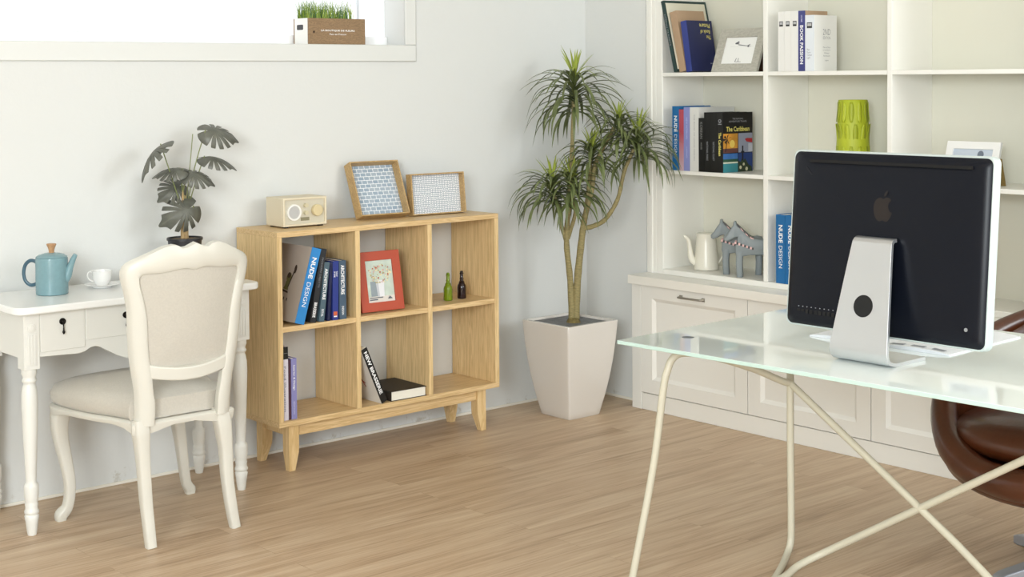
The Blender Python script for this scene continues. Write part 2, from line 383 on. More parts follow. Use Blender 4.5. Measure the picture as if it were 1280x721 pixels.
def foot(x0, y0, sx, sy):
    """square foot whose two inner faces curve in toward the ground"""
    b = MB(); prof = [(0, 0), (LEGW*.62, 0), (LEGW*.72, .025), (LEGW*.97, .07), (LEGW, .09), (LEGW, .1835)]
    n = len(prof); rows = []
    for e, z in [(LEGW*.60, 0), (LEGW*.72, .025), (LEGW*.97, .072), (LEGW, .095), (LEGW, .1835)]:
        rows.append([b.bm.verts.new((x0+sx*p, y0+sy*q, z)) for p, q in ((0, 0), (e, 0), (e, e), (0, e))])
    for i in range(len(rows)-1):
        for j in range(4): b.face([rows[i][j], rows[i][(j+1) % 4], rows[i+1][(j+1) % 4], rows[i+1][j]])
    b.face(rows[0][::-1]); b.face(rows[-1])
    return b.build('foot', OAKF, BC, bevel=.0015)
xl, xr, yf, yb_ = .055, W-.065, .018, .262
foot(xl, yf, 1, 1); foot(xr, yf, -1, 1); foot(xl, yb_, 1, -1); foot(xr, yb_, -1, -1)
b = MB(); b.box(xl+LEGW, xr-LEGW, yf+.012, yf+.034, .136, .1838); b.build('apron', OAKH, BC, bevel=.001)
b = MB(); b.box(xl+LEGW, xr-LEGW, yb_-.034, yb_-.012, .136, .1838); b.build('apron', OAKH, BC, bevel=.001)
for x in (xl+.012, xr-.034):
    b = MB(); b.box(x, x+.022, yf+LEGW, yb_-LEGW, .136, .1838); b.build('apron', OAKF, BC, bevel=.001)

# ================================================================== BOOKS
def book(label, loc, rot, t, h, d, cover, spine=None, y0=0, pages=PAGES, group=None, cat='book', name='book', spine_texts=(), cover_texts=(), cov='-', cover_face=None):
    """spine faces local -x, thickness runs from y0 down to y0-t. texts: (string, z centre, length, letter height, material, bold)"""
    o = thing(name, label, cat, loc, 0, group, rot)
    k = .0022
    b = MB(); b.m(spine or cover); b.box(0, k, y0-t, y0, 0, h)
    b.m(cover); b.box(k, d, y0-k, y0, 0, h); b.box(k, d, y0-t, y0-t+k, 0, h)
    b.build('cover', None, o)
    b = MB(); b.box(k, d-.004, y0-t+k, y0-k, .003, h-.003); b.build('page_block', pages, o)
    for s, z, L, H, m_, bo in spine_texts:
        text(o, s, (0, y0-t/2, z), (0, 0, -1), (0, -1, 0), L, H, m_, 'spine_title', bo)
    for s, x, z, L, H, m_, bo in cover_texts:
        if cov == '-': text(o, s, (x, y0-t, z), (1, 0, 0), (0, 0, 1), L, H, m_, 'cover_title', bo)
        elif cov == 'flip': text(o, s, (x, y0-t, z), (-1, 0, 0), (0, 0, -1), L, H, m_, 'cover_title', bo)
        else: text(o, s, (x, y0, z), (-1, 0, 0), (0, 0, 1), L, H, m_, 'cover_title', bo)
    return o
C = lambda n, c, r=.4, **k: mat(n, c, r, **k)
TXW = C('print_white', 'F4F4F4'); TXK = C('print_black', '202020'); TXG = C('print_grey', '8A8C90'); TXY = C('print_yellow', 'EDE27A'); TXR = C('print_red', 'A02A2A')
NB = C('cover_azure', '2F85C8'); NG = C('cover_stone', 'BDB2A8', .5); DK = C('cover_charcoal', '25272B'); SL = C('cover_slate', '4E6470'); NV = C('cover_navy', '1B2147'); BL = C('cover_cobalt', '2B3A86'); SL2 = C('cover_steel_blue', '475B6E')
RB = lambda a: (a, 0, R_(90))
bz = BM+.0004; by = -.306
NBK = 'books leaning in the upper left cube of the oak bookcase'
nb = book('stone grey book with azure spine leaning in the upper left oak cube, leftmost', (-1.8595, -.318, bz), RB(R_(16.3)), .043, .306, .235, NG, NB, y0=.043, group=NBK, cov='+',
     spine_texts=[('NUDE', .225, .085, .021, TXW, .03), ('DESIGN', .118, .098, .019, TXW, 0)])
# pear and utensil drawing on the cover
G1 = C('print_olive', '6B6A3C'); G2 = C('print_dark_brown', '3A2C22')
art(nb, 'cover_print', [(G1, disc(.0, .028, .017, .02)), (G1, [(-.024, -.02), (.012, -.024), (.008, -.004), (.014, .012), (-.014, .012), (-.016, -.006)]), (G2, disc(-.002, .036, .012, .012)), (G2, [(.004, -.01), (.01, -.012), (.034, .058), (.026, .06)]), (G2, disc(.034, .064, .009, .018)), (G2, [(-.03, -.03), (.016, -.036), (.014, -.028), (-.028, -.022)]),
    (TXK, rect(-.032, -.026, -.062, -.052)), (TXK, rect(-.008, -.002, -.064, -.052)), (TXK, rect(.016, .022, -.066, -.054))], (.115, .043, .145), (-1, 0, 0), (0, 0, 1))
book('charcoal book with white title leaning beside the azure spined book', (-1.797, by, bz), RB(R_(11.2)), .026, .296, .20, DK, y0=.026, group=NBK,
     spine_texts=[('BRASSERIE', .05, .06, .014, TXW, .03), ('MODERN OBJECTS', .20, .12, .010, TXG, 0)])
book('slate blue book titled ARCHITECTURE leaning third in the upper left oak cube', (-1.756, by, bz), RB(R_(7.3)), .025, .238, .17, SL, y0=.025, group=NBK,
     spine_texts=[('ARCHITECTURE', .15, .125, .014, TXW, .03), ('DETAIL', .035, .03, .010, TXW, .02)])
book('thin dark navy book squeezed between slate and cobalt spines', (-1.7275, by, bz), RB(R_(3.9)), .013, .234, .17, NV, y0=.013, group=NBK)
cb_ = book('cobalt blue book with a small orange emblem low on its spine', (-1.688, by, bz), RB(R_(1.2)), .028, .238, .17, BL, y0=.028, group=NBK,
     spine_texts=[('THE ART\nOF HOME', .185, .024, .018, TXW, .02)])
art(cb_, 'spine_emblem', [(C('print_orange', 'D1643C'), rect(-.009, .009, -.008, .008)), (TXW, rect(-.008, .008, -.014, -.009))], (0, .014, .026), (0, -1, 0), (0, 0, 1))
book('upright slate book titled ARCHITECTURE, rightmost in the upper left oak cube', (-1.648, by, bz), RB(0), .033, .238, .17, SL2, y0=.033, group=NBK,
     spine_texts=[('ARCHITECTURE', .16, .12, .017, TXW, .03), ('DESIGN', .035, .035, .010, TXW, .02)])
# lower left cube
bz = B0+.0215+.0004
LG = 'books standing in the lower left cube of the oak bookcase'
lb_ = book('pale lilac book with black top band at far left of the lower left oak cube', (-1.919, -.292, bz), RB(0), .030, .292, .12, C('cover_pale_lilac', 'D8D2DC'), C('cover_pale_lilac', 'D8D2DC'), y0=.030, group=LG,
     spine_texts=[('Food Illustration', .125, .18, .010, TXG, .01)])
art(lb_, 'spine_band', [(BLACK, rect(-.015, .015, .243, .292)), (TXG, rect(-.014, .014, .266, .2675))], (0, .015, 0), (0, -1, 0), (0, 0, 1))
book('thin maroon book between pale lilac and lavender spines', (-1.9055, -.29, bz), RB(0), .0125, .238, .15, C('cover_maroon', '4A2A3C'), y0=.0125, group=LG)
book('lavender blue book at the right of the lower left oak cube row', (-1.880, -.292, bz), RB(0), .025, .242, .15, C('cover_lavender', '8A88BC'), y0=.025, group=LG,
     spine_texts=[('Interior & Design', .165, .1, .010, TXW, .02), ('EDITION', .045, .05, .008, C('print_lilac', 'B9B8DA'), .02)])
# lower middle cube
mb_ = book('white covered book with black lettered spine leaning on the cube divider', (-1.4550, -.306, bz), (R_(-23.5), 0, R_(90)), .030, .255, .19, C('cover_white', 'ECEAE6'), BLACK, y0=0, cov='+',
     spine_texts=[('NEW BRASSERIE', .14, .2, .016, TXW, .03)])
mb_.location = (-1.4755, -.306, bz)
art(mb_, 'cover_print', [(TXR, [(-.03, -.01), (-.02, .03), (-.014, .03), (-.022, -.01)]), (TXR, [(-.025, .012), (.01, -.004), (.01, .002), (-.024, .02)]), (TXR, [(.0, -.02), (.006, -.02), (-.012, .026), (-.018, .026)])], (.075, 0, .09), (-1, 0, 0), (0, 0, 1))
fb = thing('book', 'thick black covered book lying flat in the lower middle oak cube', 'book', (-1.4240, -.300, bz), R_(-1.5))
b = MB(); b.box(0, .182, 0, .235, 0, .0022); b.box(0, .182, 0, .235, .0388, .041); b.box(0, .0022, 0, .235, .0022, .0388); b.build('cover', C('cover_dark_cloth', '2A241F', .6), fb)
b = MB(); b.box(.0022, .178, .003, .232, .0023, .0387); b.build('page_block', mat('page_edges_flat', 'EDE8DA', .8, noise=.06, nscale=30, stretch=(1, 1, 40)), fb)

# ---- red picture frame
def picframe(label, loc, rot, w_, h_, bw, dep, fm, mount, picture, group=None, stand=None, name='picture_frame', strut_x=.5):
    """faces local -y; origin bottom-left-front"""
    o = thing(name, label, 'picture frame', loc, 0, group, rot)
    b = MB(); O4 = [(0, 0), (w_, 0), (w_, h_), (0, h_)]; I4 = [(bw, bw), (w_-bw, bw), (w_-bw, h_-bw), (bw, h_-bw)]
    b.ringprism(O4, I4, 0, dep); b.build('frame_moulding', fm, o, bevel=.0015)
    b = MB(); b.box(bw*.8, w_-bw*.8, dep*.55, dep-.0005, bw*.8, h_-bw*.8); b.build('backing_board', mount, o)
    if picture: picture(o, bw, w_-bw, bw, h_-bw, dep*.55)
    if stand:
        b = MB(); a = stand[0]; L = h_*.62
        T = Matrix.Translation((w_*strut_x, dep, h_*.64)) @ Matrix.Rotation(a, 4, 'X')
        b.box(-w_*.12, w_*.12, 0, .004, -L, 0, T); b.build('easel_back', stand[1], o)
    return o
def pic_flowers(o, x0, x1, z0, z1, y):
    w_ = x1-x0; h_ = z1-z0
    bgm = mat('print_pale_teal', 'C3CFC2', .35, noise=.12, nscale=25); q = [(bgm, rect(0, w_, 0, h_))]
    q.append((C('print_warm_white', 'DDD6CC'), rect(0, w_, 0, h_*.14)))
    q.append((C('print_shade', '8F9AA0'), rect(w_*.14, w_*.40, h_*.14, h_*.5)))
    q.append((C('print_vase', 'E4E4E6'), [(w_*.38, h_*.13), (w_*.62, h_*.13), (w_*.66, h_*.52), (w_*.34, h_*.52)]))
    q.append((C('print_vase_shade', 'C4C7CC'), [(w_*.38, h_*.13), (w_*.45, h_*.13), (w_*.43, h_*.52), (w_*.34, h_*.52)]))
    rg = random.Random(3); cs = [C('print_bud_cream', 'E7DBB0'), C('print_bud_pink', 'D9A79A'), C('print_bud_olive', 'B6AE7C'), C('print_bud_rust', 'B4654C')]
    for i in range(90):
        a = rg.uniform(0, 2*PI); r = math.sqrt(rg.random()); x = w_*(.5+.43*r*math.cos(a)); z = h_*(.68+.23*r*math.sin(a))
        q.append((cs[rg.choice([0, 0, 1, 2, 0, 2, 3])], disc(x, z, w_*rg.uniform(.015, .035), None, 6)))
    q.append((C('print_caption', '59606A'), rect(w_*.06, w_*.55, h_*.10, h_*.12))); q.append((C('print_caption', '59606A'), rect(w_*.06, w_*.35, h_*.05, h_*.075)))
    q.append((C('print_caption', '59606A'), [(w_*.72, h_*.06), (w_*.9, h_*.06), (w_*.8, h_*.13)]))
    art(o, 'photo_print', q, (x0, y, z0), (1, 0, 0), (0, 0, 1), ext=.00015)
picframe('terracotta red picture frame with a flower vase print in upper middle oak cube', (-1.542, -.268, BM+.0055), (R_(-10.5), 0, R_(-4)), .208, .250, .038, .014, C('frame_terracotta', 'B4492D', .45), C('frame_card', 'D8D4C8'), pic_flowers, None, (R_(30), C('frame_back_board', '3A2A1E', .7)))

# ---- bottles
def bottle(label, loc, gcol, name):
    m = mat(name, gcol, .08, trans=.55, spec=.6)
    o = thing('glass_bottle', label, 'bottle', loc, 0, 'small glass bottles in the upper right oak cube')
    b = MB(); b.lathe([(.014, 0), (.0190, .002), (.0200, .006), (.0192, .03), (.0198, .050), (.0180, .060), (.0125, .069), (.0135, .073), (.0092, .078), (.0078, .085), (.0098, .088), (.0076, .092), (.0070, .108), (.0088, .109), (.0088, .114), (.007, .115)], 24)
    b.build('bottle_body', m, o, smooth=True)
    b = MB(); b.lathe([(.0064, .1155), (.0072, .116), (.0068, .122), (.003, .1235)], 16); b.build('stopper', m, o, smooth=True)
    return o
bottle('small green glass bottle, left one in the upper right oak cube', (-1.048, -.214, BM+.0003), '8CA81E', 'green_glass')
bottle('small dark brown glass bottle, right one in the upper right oak cube', (-.966, -.208, BM+.0003), '2A1216', 'brown_glass')

# ================================================================== ON THE BOOKCASE
RD = thing('radio', 'cream retro table radio standing on the left end of the oak bookcase', 'radio', (-1.876, -.204, BT), R_(-1))
RC = C('radio_cream', 'DFD3B8', .5); RF = C('radio_face', 'CFC8B4', .35)
b = MB(); w_, d_, h_ = .205, .135, .1150; z0 = .006; b.box(0, w_, 0, .0, 0, 0) if 0 else None
b.ringprism([(0, z0), (w_, z0), (w_, z0+h_), (0, z0+h_)], [(.009, z0+.009), (w_-.009, z0+.009), (w_-.009, z0+h_-.009), (.009, z0+h_-.009)], 0, .012)
b.box(0, w_, .012, d_, z0, z0+h_); b.build('case', RC, RD, bevel=.0025)
b = MB(); b.box(.009, w_-.009, .008, .013, z0+.009, z0+h_-.009); fp = b.build('face_panel', RF, RD)
def cyl_y(b, cx, cz, r, y0, y1, n=28):
    b.prism(disc(cx, cz, r, n=n), y0, y1, 'y')
b = MB(); b.ringprism(disc(.052, .062, .033, n=32), disc(.052, .062, .026, n=32), .0, .008); sp = b.build('speaker_ring', C('radio_white', 'F2F0EA', .3), RD, smooth=True)
b = MB(); cyl_y(b, .052, .062, .026, .004, .0078); b.build('speaker_grille', C('radio_silver', 'C9C8C6', .35, metal=.5), sp)
b = MB(); cyl_y(b, .158, .066, .0235, -.010, .0078); b.build('tuning_dial', C('radio_dial', 'D8C79C', .4), RD, smooth=True, bevel=.002)
for zz in (.088, .058):
    b = MB(); cyl_y(b, .106, zz, .0085, -.007, .0078, 18); b.build('knob', C('radio_dial2', 'D3C9A8', .4), RD, smooth=True)
b = MB(); b.box(.085, .125, .0066, .0078, .026, .040); b.build('badge', C('radio_badge', '8A8468', .4), RD)
for x, y in ((.012, .012), (w_-.03, .012), (.012, d_-.03), (w_-.03, d_-.03)):
    b = MB(); b.box(x, x+.018, y, y+.018, 0, .0065); b.build('rubber_foot', BLACK, RD)
def tray(label, loc, rot, w_, h_, dep, walls, pattern):
    o = thing('wooden_tray', label, 'tray', loc, 0, 'shallow wooden trays propped on the oak bookcase', rot)
    b = MB(); th = .0055
    b.ringprism([(0, 0), (w_, 0), (w_, h_), (0, h_)], [(th, th), (w_-th, th), (w_-th, h_-th), (th, h_-th)], -dep, 0)
    b.build('tray_rim', walls, o, bevel=.001)
    b = MB(); b.box(th, w_-th, -.006, -.001, th, h_-th); b.build('patterned_base', pattern, o)
    return o
def weave_mat(name, ca, cb, sc, kind):
    m = bpy.data.materials.new(name); m.use_nodes = True; nt = m.node_tree; bs = nt.nodes['Principled BSDF']; bs.inputs['Roughness'].default_value = .6
    tc = nt.nodes.new('ShaderNodeTexCoord'); mp = nt.nodes.new('ShaderNodeMapping'); nt.links.new(tc.outputs['Object'], mp.inputs[0]); mp.inputs['Rotation'].default_value = (R_(90), 0, 0)
    if kind == 'brick':
        t = nt.nodes.new('ShaderNodeTexBrick'); t.inputs['Scale'].default_value = sc; t.inputs['Color1'].default_value = lin(ca); t.inputs['Color2'].default_value = lin('A9B6C2'); t.inputs['Mortar'].default_value = lin(cb)
        t.inputs['Mortar Size'].default_value = .035; t.inputs['Brick Width'].default_value = .7; t.inputs['Row Height'].default_value = .45; nt.links.new(mp.outputs[0], t.inputs['Vector']); nt.links.new(t.outputs['Color'], bs.inputs['Base Color'])
    else:
        t = nt.nodes.new('ShaderNodeTexVoronoi'); t.feature = 'DISTANCE_TO_EDGE'; t.inputs['Scale'].default_value = sc; t.inputs['Randomness'].default_value = .35
        r = nt.nodes.new('ShaderNodeValToRGB'); r.color_ramp.elements[0].color = lin(ca); r.color_ramp.elements[1].color = lin(cb); r.color_ramp.elements[0].position = .08; r.color_ramp.elements[1].position = .2
        nt.links.new(mp.outputs[0], t.inputs['Vector']); nt.links.new(t.outputs['Distance'], r.inputs[0]); nt.links.new(r.outputs[0], bs.inputs['Base Color'])
    return m
TW = wood('tray_walnut_light', 'A58659', 'C9AA78', (2, 9, 9), .5)
tray('taller wooden tray with blue grey brick pattern base leaning on the wall', (-1.464, -.118, BT+.0003), (R_(-23.5), 0, R_(-4)), .243, .245, .052, TW, weave_mat('brick_pattern', '93A6B8', 'F2F4F5', 26, 'brick'))
tray('lower wooden tray with fine dotted base propped beside the taller tray', (-1.193, -.125, BT+.0003), (R_(-6), 0, R_(-3.5)), .283, .180, .04, TW, weave_mat('dot_pattern', '8D9BAA', 'F4F5F6', 120, 'vor'))

# ================================================================== VANITY TABLE
VT = thing('vanity_table', 'white vanity table with turned legs and small drawers against the left wall', 'table', (-2.6, -.222, 0))
ztop = .790
def rrect(x0, x1, y0, y1, r, n=6, notch=False):
    out = []
    for cx, cy, a0 in ((x1-r, y1-r, 0), (x0+r, y1-r, 90), (x0+r, y0+r, 180), (x1-r, y0+r, 270)):
        for i in range(n+1):
            a = R_(a0+90*i/n); out.append((cx+r*math.cos(a), cy+r*math.sin(a)))
    return out
b = MB(); b.prism(rrect(-.475, .475, -.226, .205, .045), ztop-.026, ztop, 'z'); b.build('tabletop', WHITE, VT, smooth=True, bevel=.006, seg=3)
LX, LYF, LYB = .410, -.162, .162
for sx in (-1, 1):
    for y in (LYF, LYB):
        b = MB(); h = .0275
        b.box(sx*LX-h, sx*LX+h, y-h, y+h, .572, ztop-.026)
        if y == LYF:
            b.box(sx*LX-h+.010, sx*LX+h-.010, y-h-.002, y-h, .585, .695)
            for q in range(3): b.box(sx*LX-h+.014+q*.0105, sx*LX-h+.020+q*.0105, y-h-.004, y-h-.002, .59, .69)
            b.prism(disc(sx*LX, .715, .015, n=20), y-h-.003, y-h, 'y'); b.prism(disc(sx*LX, .715, .009, n=20), y-h-.005, y-h, 'y')
        lg = b.build('leg', WHITE if False else PAINT, VT, bevel=.0015)
        b = MB(); prof = [(.0145, 0), (.017, .012), (.021, .045), (.0245, .066), (.0215, .070), (.0205, .072), (.0245, .076), (.025, .083), (.0215, .089), (.021, .098), (.0225, .108), (.0205, .112), (.021, .116), (.0245, .135), (.025, .165), (.0235, .176), (.018, .180), (.0175, .186), (.019, .22), (.0225, .30), (.026, .40), (.0275, .45), (.0265, .49), (.0225, .512), (.0195, .520), (.0205, .524), (.025, .530), (.025, .535), (.021, .540), (.0225, .548), (.026, .556), (.026, .5725)]
        b.lathe(prof, 24, (sx*LX, y, 0)); b.build('turned_shaft', PAINT, lg, smooth=True, ang=50)
# apron with the scalloped lower edge (front), plain elsewhere
prof = [(-.385, .612), (-.24, .606), (-.215, .612), (-.195, .622), (-.178, .624), (-.160, .618), (-.135, .603), (-.10, .582), (-.06, .566), (0, .560)]
prof = prof+[(-x, z) for x, z in prof[-2::-1]]
fy = LYF-.0275+.004
b = MB(); b.prism(prof+[(.385, ztop-.026), (-.385, ztop-.026)], fy, fy+.018, 'y'); b.build('front_apron', PAINT, VT, bevel=.001)
b = MB(); b.box(-.385, .385, LYB+.005, LYB+.023, .61, ztop-.026); b.build('back_apron', PAINT, VT)
for sx in (-1, 1):
    x = sx*LX; b = MB(); b.box(x-.010, x+.010, LYF+.0275, LYB-.0275, .602, ztop-.026); b.build('side_apron', PAINT, VT)
def pull(par, x, z, y):
    b = MB(); b.prism(disc(x, z, .0115, n=20), y-.004, y, 'y'); b.sphere((x, y-.006, z), .006); b.tube([(x, y-.009, z-.003), (x, y-.010, z-.018), (x, y-.010, z-.030), (x, y-.010, z-.036), (x, y-.010, z-.044)], [.0028, .002, .003, .0055, .0015], 8)
    o = b.build('drop_pull', IRON, par, smooth=True); o['label'] = 'black iron drop pull'
for x0, x1, z0, pulls in ((-.379, -.218, .627, [-.300]), (-.213, .213, .650, [-.065, .065]), (.218, .379, .627, [.300])):
    b = MB(); b.box(x0, x1, fy-.004, fy+.001, z0, ztop-.030); dd = b.build('drawer', PAINT, VT, bevel=.0012)
    for x in pulls: pull(dd, x, .7255 if len(pulls) == 1 else .722, fy-.004)
# teapot
TP = C('teapot_glaze', '7D9FA6', .22, noise=.04, nscale=60); TPD = C('teapot_handle_blue', '3F6070', .3)
ax = Vector((.755, -.656, 0))
tp = thing('teapot', 'pale blue coffee pot with wooden lid knob on the vanity table', 'teapot', (-2.838, -.190, ztop), math.atan2(-.656, .755))
b = MB(); b.lathe([(.052, 0), (.0560, .002), (.0565, .006), (.0565, .125), (.0560, .130), (.054, .132), (.053, .131)], 40); b.build('pot_body', TP, tp, smooth=True)
b = MB(); b.lathe([(.0545, .1325), (.0550, .1345), (.045, .142), (.025, .1475), (.010, .149)], 40); b.build('lid', TP, tp, smooth=True)
b = MB(); b.lathe([(.0095, .1485), (.0095, .156), (.012, .166), (.0165, .176), (.0175, .1785), (.016, .181), (.008, .182)], 24); k = b.build('lid_knob', wood('knob_wood', 'A87F5A', 'C49C74', (6, 6, 1)), tp, smooth=True)
b = MB(); b.tube(smoothpath([(-.052, 0, .111), (-.062, 0, .119), (-.078, 0, .120), (-.094, 0, .106), (-.101, 0, .078), (-.096, 0, .050), (-.080, 0, .034), (-.064, 0, .034), (-.053, 0, .040)], 5), .0048, 10, flat=1.35); b.build('handle', TPD, tp, smooth=True)
b = MB(); b.tube(smoothpath([(.045, 0, .052), (.056, 0, .068), (.066, 0, .098), (.078, 0, .126), (.086, 0, .142)], 4), lerp_rad([.017, .0155, .012, .0095, .0075], 4), 16); b.build('spout', TP, tp, smooth=True)
# cup and saucer
CHINA = C('white_china', 'F2F1EE', .18)
sc_ = thing('saucer', 'white china saucer beneath the teacup on the vanity table', 'saucer', (-2.632, -.158, ztop))
b = MB(); b.lathe([(.028, 0), (.034, .001), (.036, .005), (.062, .0125), (.0635, .014), (.062, .015), (.036, .0085), (.006, .0075)], 40); b.build('saucer_dish', CHINA, sc_, smooth=True)
cu = thing('teacup', 'white china teacup standing on its saucer', 'teacup', (-2.632, -.158, ztop+.0088), math.atan2(-.656, .755))
b = MB(); b.lathe([(.018, 0), (.022, .001), (.0225, .004), (.0275, .010), (.0325, .024), (.036, .052), (.0372, .054), (.035, .052), (.031, .024), (.024, .011), (.004, .008)], 36); b.build('cup_body', CHINA, cu, smooth=True)
b = MB(); b.tube(smoothpath([(-.0335, 0, .045), (-.045, 0, .049), (-.053, 0, .040), (-.050, 0, .025), (-.040, 0, .016), (-.028, 0, .014)], 4), .0026, 8); b.build('handle', CHINA, cu, smooth=True)

# monstera plant
MP = thing('potted_monstera', 'potted monstera plant with dark split leaves on the vanity table', 'plant', (-2.297, -.17, ztop))
b = MB(); b.lathe([(.046, 0), (.05, .002), (.064, .150), (.068, .151), (.068, .160), (.063, .160), (.062, .150), (.01, .148)], 36); b.build('plant_pot', C('black_plastic', '26262A', .4), MP, smooth=True)
b = MB(); b.lathe([(.004, .1485), (.0615, .1505), (.0612, .154), (.03, .157), (.004, .158)], 24); b.build('soil', mat('soil', '6B5C45', .95, noise=.35, nscale=120, bump=.8, bscale=150), MP)
LEAFG = mat('monstera_leaf', '64655B', .42, noise=.16, nscale=40, spec=.6); STEMG = mat('monstera_stem', '7A8250', .5); HUSK = mat('stem_husk', 'B09468', .7, noise=.25, nscale=50)
def monstera_leaf(base, direction, normal, size, seed):
    """leaf plate with notches; base = petiole joint"""
    rg = random.Random(seed)
    half = []
    # outline angle from the tip (0) to the stem (pi), with cuts
    cuts = [32, 56, 80, 104]
    a = 0
    pts = []
    N = 180
    for i in range(N+1):
        th = 180*i/N
        r = 1.0-.30*(th/180)+.10*math.sin(R_(th*1.0))
        r *= (1-.22*math.exp(-((th-0)/9)**2)*-1) if th < 20 else 1
        for c_ in cuts:
            dth = abs(th-c_-rg.uniform(-.2, .2))
            wd = 5.6
            if dth < wd: r *= .26+.74*(dth/wd)**.9
        if th > 168: r *= .25+.75*((180-th)/12)
        pts.append((th, r))
    out = [(r*math.cos(R_(th))*size*.62, r*math.sin(R_(th))*size*.52) for th, r in pts]
    out2 = [(x, -y) for x, y in out[::-1]][1:-1]
    poly = out+out2
    D_ = Vector(direction).normalized(); Nn = Vector(normal); Nn = (Nn-D_*Nn.dot(D_)).normalized(); S = D_.cross(Nn)
    b = MB(); O = Vector(base)+D_*size*.30
    cen = b.bm.verts.new(O-D_*size*.0+Nn*.0)
    def P(x, y):
        droop = -.55*(x*x+y*y)/size - .15*abs(y)
        return O+D_*x+S*y+Nn*(droop)
    ring = [b.bm.verts.new(P(x, y)) for x, y in poly]; mid = [b.bm.verts.new(P(x*.34, y*.34)) for x, y in poly]
    n = len(poly)
    for i in range(n):
        j = (i+1) % n
        b.face([ring[i], ring[j], mid[j], mid[i]]); b.face([mid[i], mid[j], cen])
    return b, O
def mleaf(tip_px, stem_pts, direction, normal, size, seed):
    b, O = monstera_leaf(tip_px, direction, normal, size, seed)
    lf = b.build('leaf', LEAFG, MP, smooth=True, ang=0, solid=.0012)
    b = MB(); b.tube(smoothpath(stem_pts+[tuple(Vector(tip_px)+Vector(direction).normalized()*size*.05)], 5), .0022, 8); b.build('petiole', STEMG, MP, smooth=True)
# local coords: x right along the wall, z above the table; y toward the wall
base = (0, 0, .158)
mleaf((.083, -.01, .572), [(.006, 0, .25), (.045, 0, .42)], (.75, -.25, -.12), (-.1, -.62, .72), .140, 1)
mleaf((.088, .01, .470), [(.008, 0, .25), (.05, 0, .37)], (.5, -.3, -.10), (.05, -.35, .93), .13, 2)
mleaf((-.090, .0, .528), [(-.004, 0, .25), (-.05, 0, .39)], (-.75, -.10, -.62), (-.62, .30, .72), .165, 3)
mleaf((-.010, -.02, .425), [(-.002, 0, .25), (-.008, 0, .35)], (-.55, .35, -.02), (.0, -.45, .90), .115, 4)
mleaf((-.005, -.02, .412), [(-.002, 0, .25), (-.004, 0, .33)], (.55, -.35, -.16), (.0, -.62, .78), .115, 8)
mleaf((.005, .02, .365), [(.0, 0, .24), (.002, 0, .30)], (-.75, -.2, -.30), (-.1, -.75, .55), .115, 6)
mleaf((.030, -.03, .285), [(.006, 0, .19), (.016, -.01, .24)], (-.75, -.05, -.32), (-.1, -.95, .35), .145, 7)
b = MB(); b.tube(smoothpath([(.006, 0, .28), (.028, .005, .42), (.046, .01, .555)], 4), .0018, 7); b.build('petiole', STEMG, MP, smooth=True)
for dx, dy, h in ((-.008, 0, .19), (.009, .004, .17), (.001, -.008, .10)):
    b = MB(); b.tube([(dx, dy, .152), (dx*1.1, dy, .152+h*.5), (dx*.6, dy, .152+h)], [.0085, .0075, .003], 10); b.build('stalk', HUSK, MP, smooth=True)

# ================================================================== FRENCH CHAIR
FC = thing('side_chair', 'ivory French style side chair with beige linen seat pushed to the vanity', 'chair', (0, 0, 0))
P0 = Vector((0, -.782, .42)); dv = Vector((0, -.068, .58)).normalized()
nv = Vector((1, 0, 0)).cross(dv)   # points to -y
TB = Matrix(((1, 0, 0, .010), (0, -nv.y, dv.y, P0.y-dv.y*.42), (0, -nv.z, dv.z, P0.z-dv.z*.42), (0, 0, 0, 1)))
# TB maps (x, depth toward the seat, height along the back)
cx = -2.652
outer = [(-2.824, .412), (-2.826, .480), (-2.831, .539), (-2.846, .623), (-2.856, .722), (-2.860, .800), (-2.872, .864), (-2.882, .905), (-2.882, .937), (-2.862, .962), (-2.801, .993), (-2.762, 1.012), (-2.722, 1.019), (-2.694, 1.006), (-2.652, 1.023)]
full = outer+[(2*cx-x, z) for x, z in outer[-2::-1]][1:]
full = outer[:-1]+[(2*cx-x, z) for x, z in outer[-3::-1]] if False else outer+[(2*cx-x, z) for x, z in reversed(outer[:-2])]
full[15:15] = []
inn = [(-2.796, .640), (-2.802, .700), (-2.808, .780), (-2.822, .850), (-2.834, .895), (-2.833, .917), (-2.815, .925), (-2.760, .929), (-2.715, .937), (-2.684, .939), (-2.652, .932)]
inner_ = inn+[(2*cx-x, z) for x, z in reversed(inn[:-1])]
# fabric opening (closed loop): inner_ plus curved lower rail
bottom = [(-2.507, .622), (-2.545, .611), (-2.60, .602), (-2.652, .600), (-2.704, .602), (-2.759, .611), (-2.797, .622)]
def densify(p, k):
    out = smoothpath([(x, 0, z) for x, z in p], k); return [(v.x, v.z) for v in out]
outer_top = densify(full, 4)
# build the frame as one strip: outer open curve matched with an inner open curve of the stile/top
def resample(p, n):
    L = [0]
    for i in range(1, len(p)): L.append(L[-1]+math.hypot(p[i][0]-p[i-1][0], p[i][1]-p[i-1][1]))
    out = []; j = 0
    for i in range(n):
        s = L[-1]*i/(n-1)
        while j < len(L)-2 and L[j+1] < s: j += 1
        u = (s-L[j])/max(1e-9, L[j+1]-L[j]); out.append((p[j][0]+(p[j+1][0]-p[j][0])*u, p[j][1]+(p[j+1][1]-p[j][1])*u))
    return out
inn_leg = [(-2.770, .412), (-2.771, .480), (-2.778, .525), (-2.784, .575), (-2.790, .610)]
inn_open = inn_leg+inn+[(2*cx-x, z) for x, z in reversed(inn[:-1])]+[(2*cx-x, z) for x, z in reversed(inn_leg)]
# resample halves separately so the crest stays symmetric
def halves(p, n):
    h = [q for q in densify(p, 5)]
    return resample(h, n)
lo = [q for q in outer if q[0] <= cx+1e-6]; lo = halves(lo, 48)
li = halves([q for q in (inn_leg+inn) if q[0] <= cx+1e-6], 48)
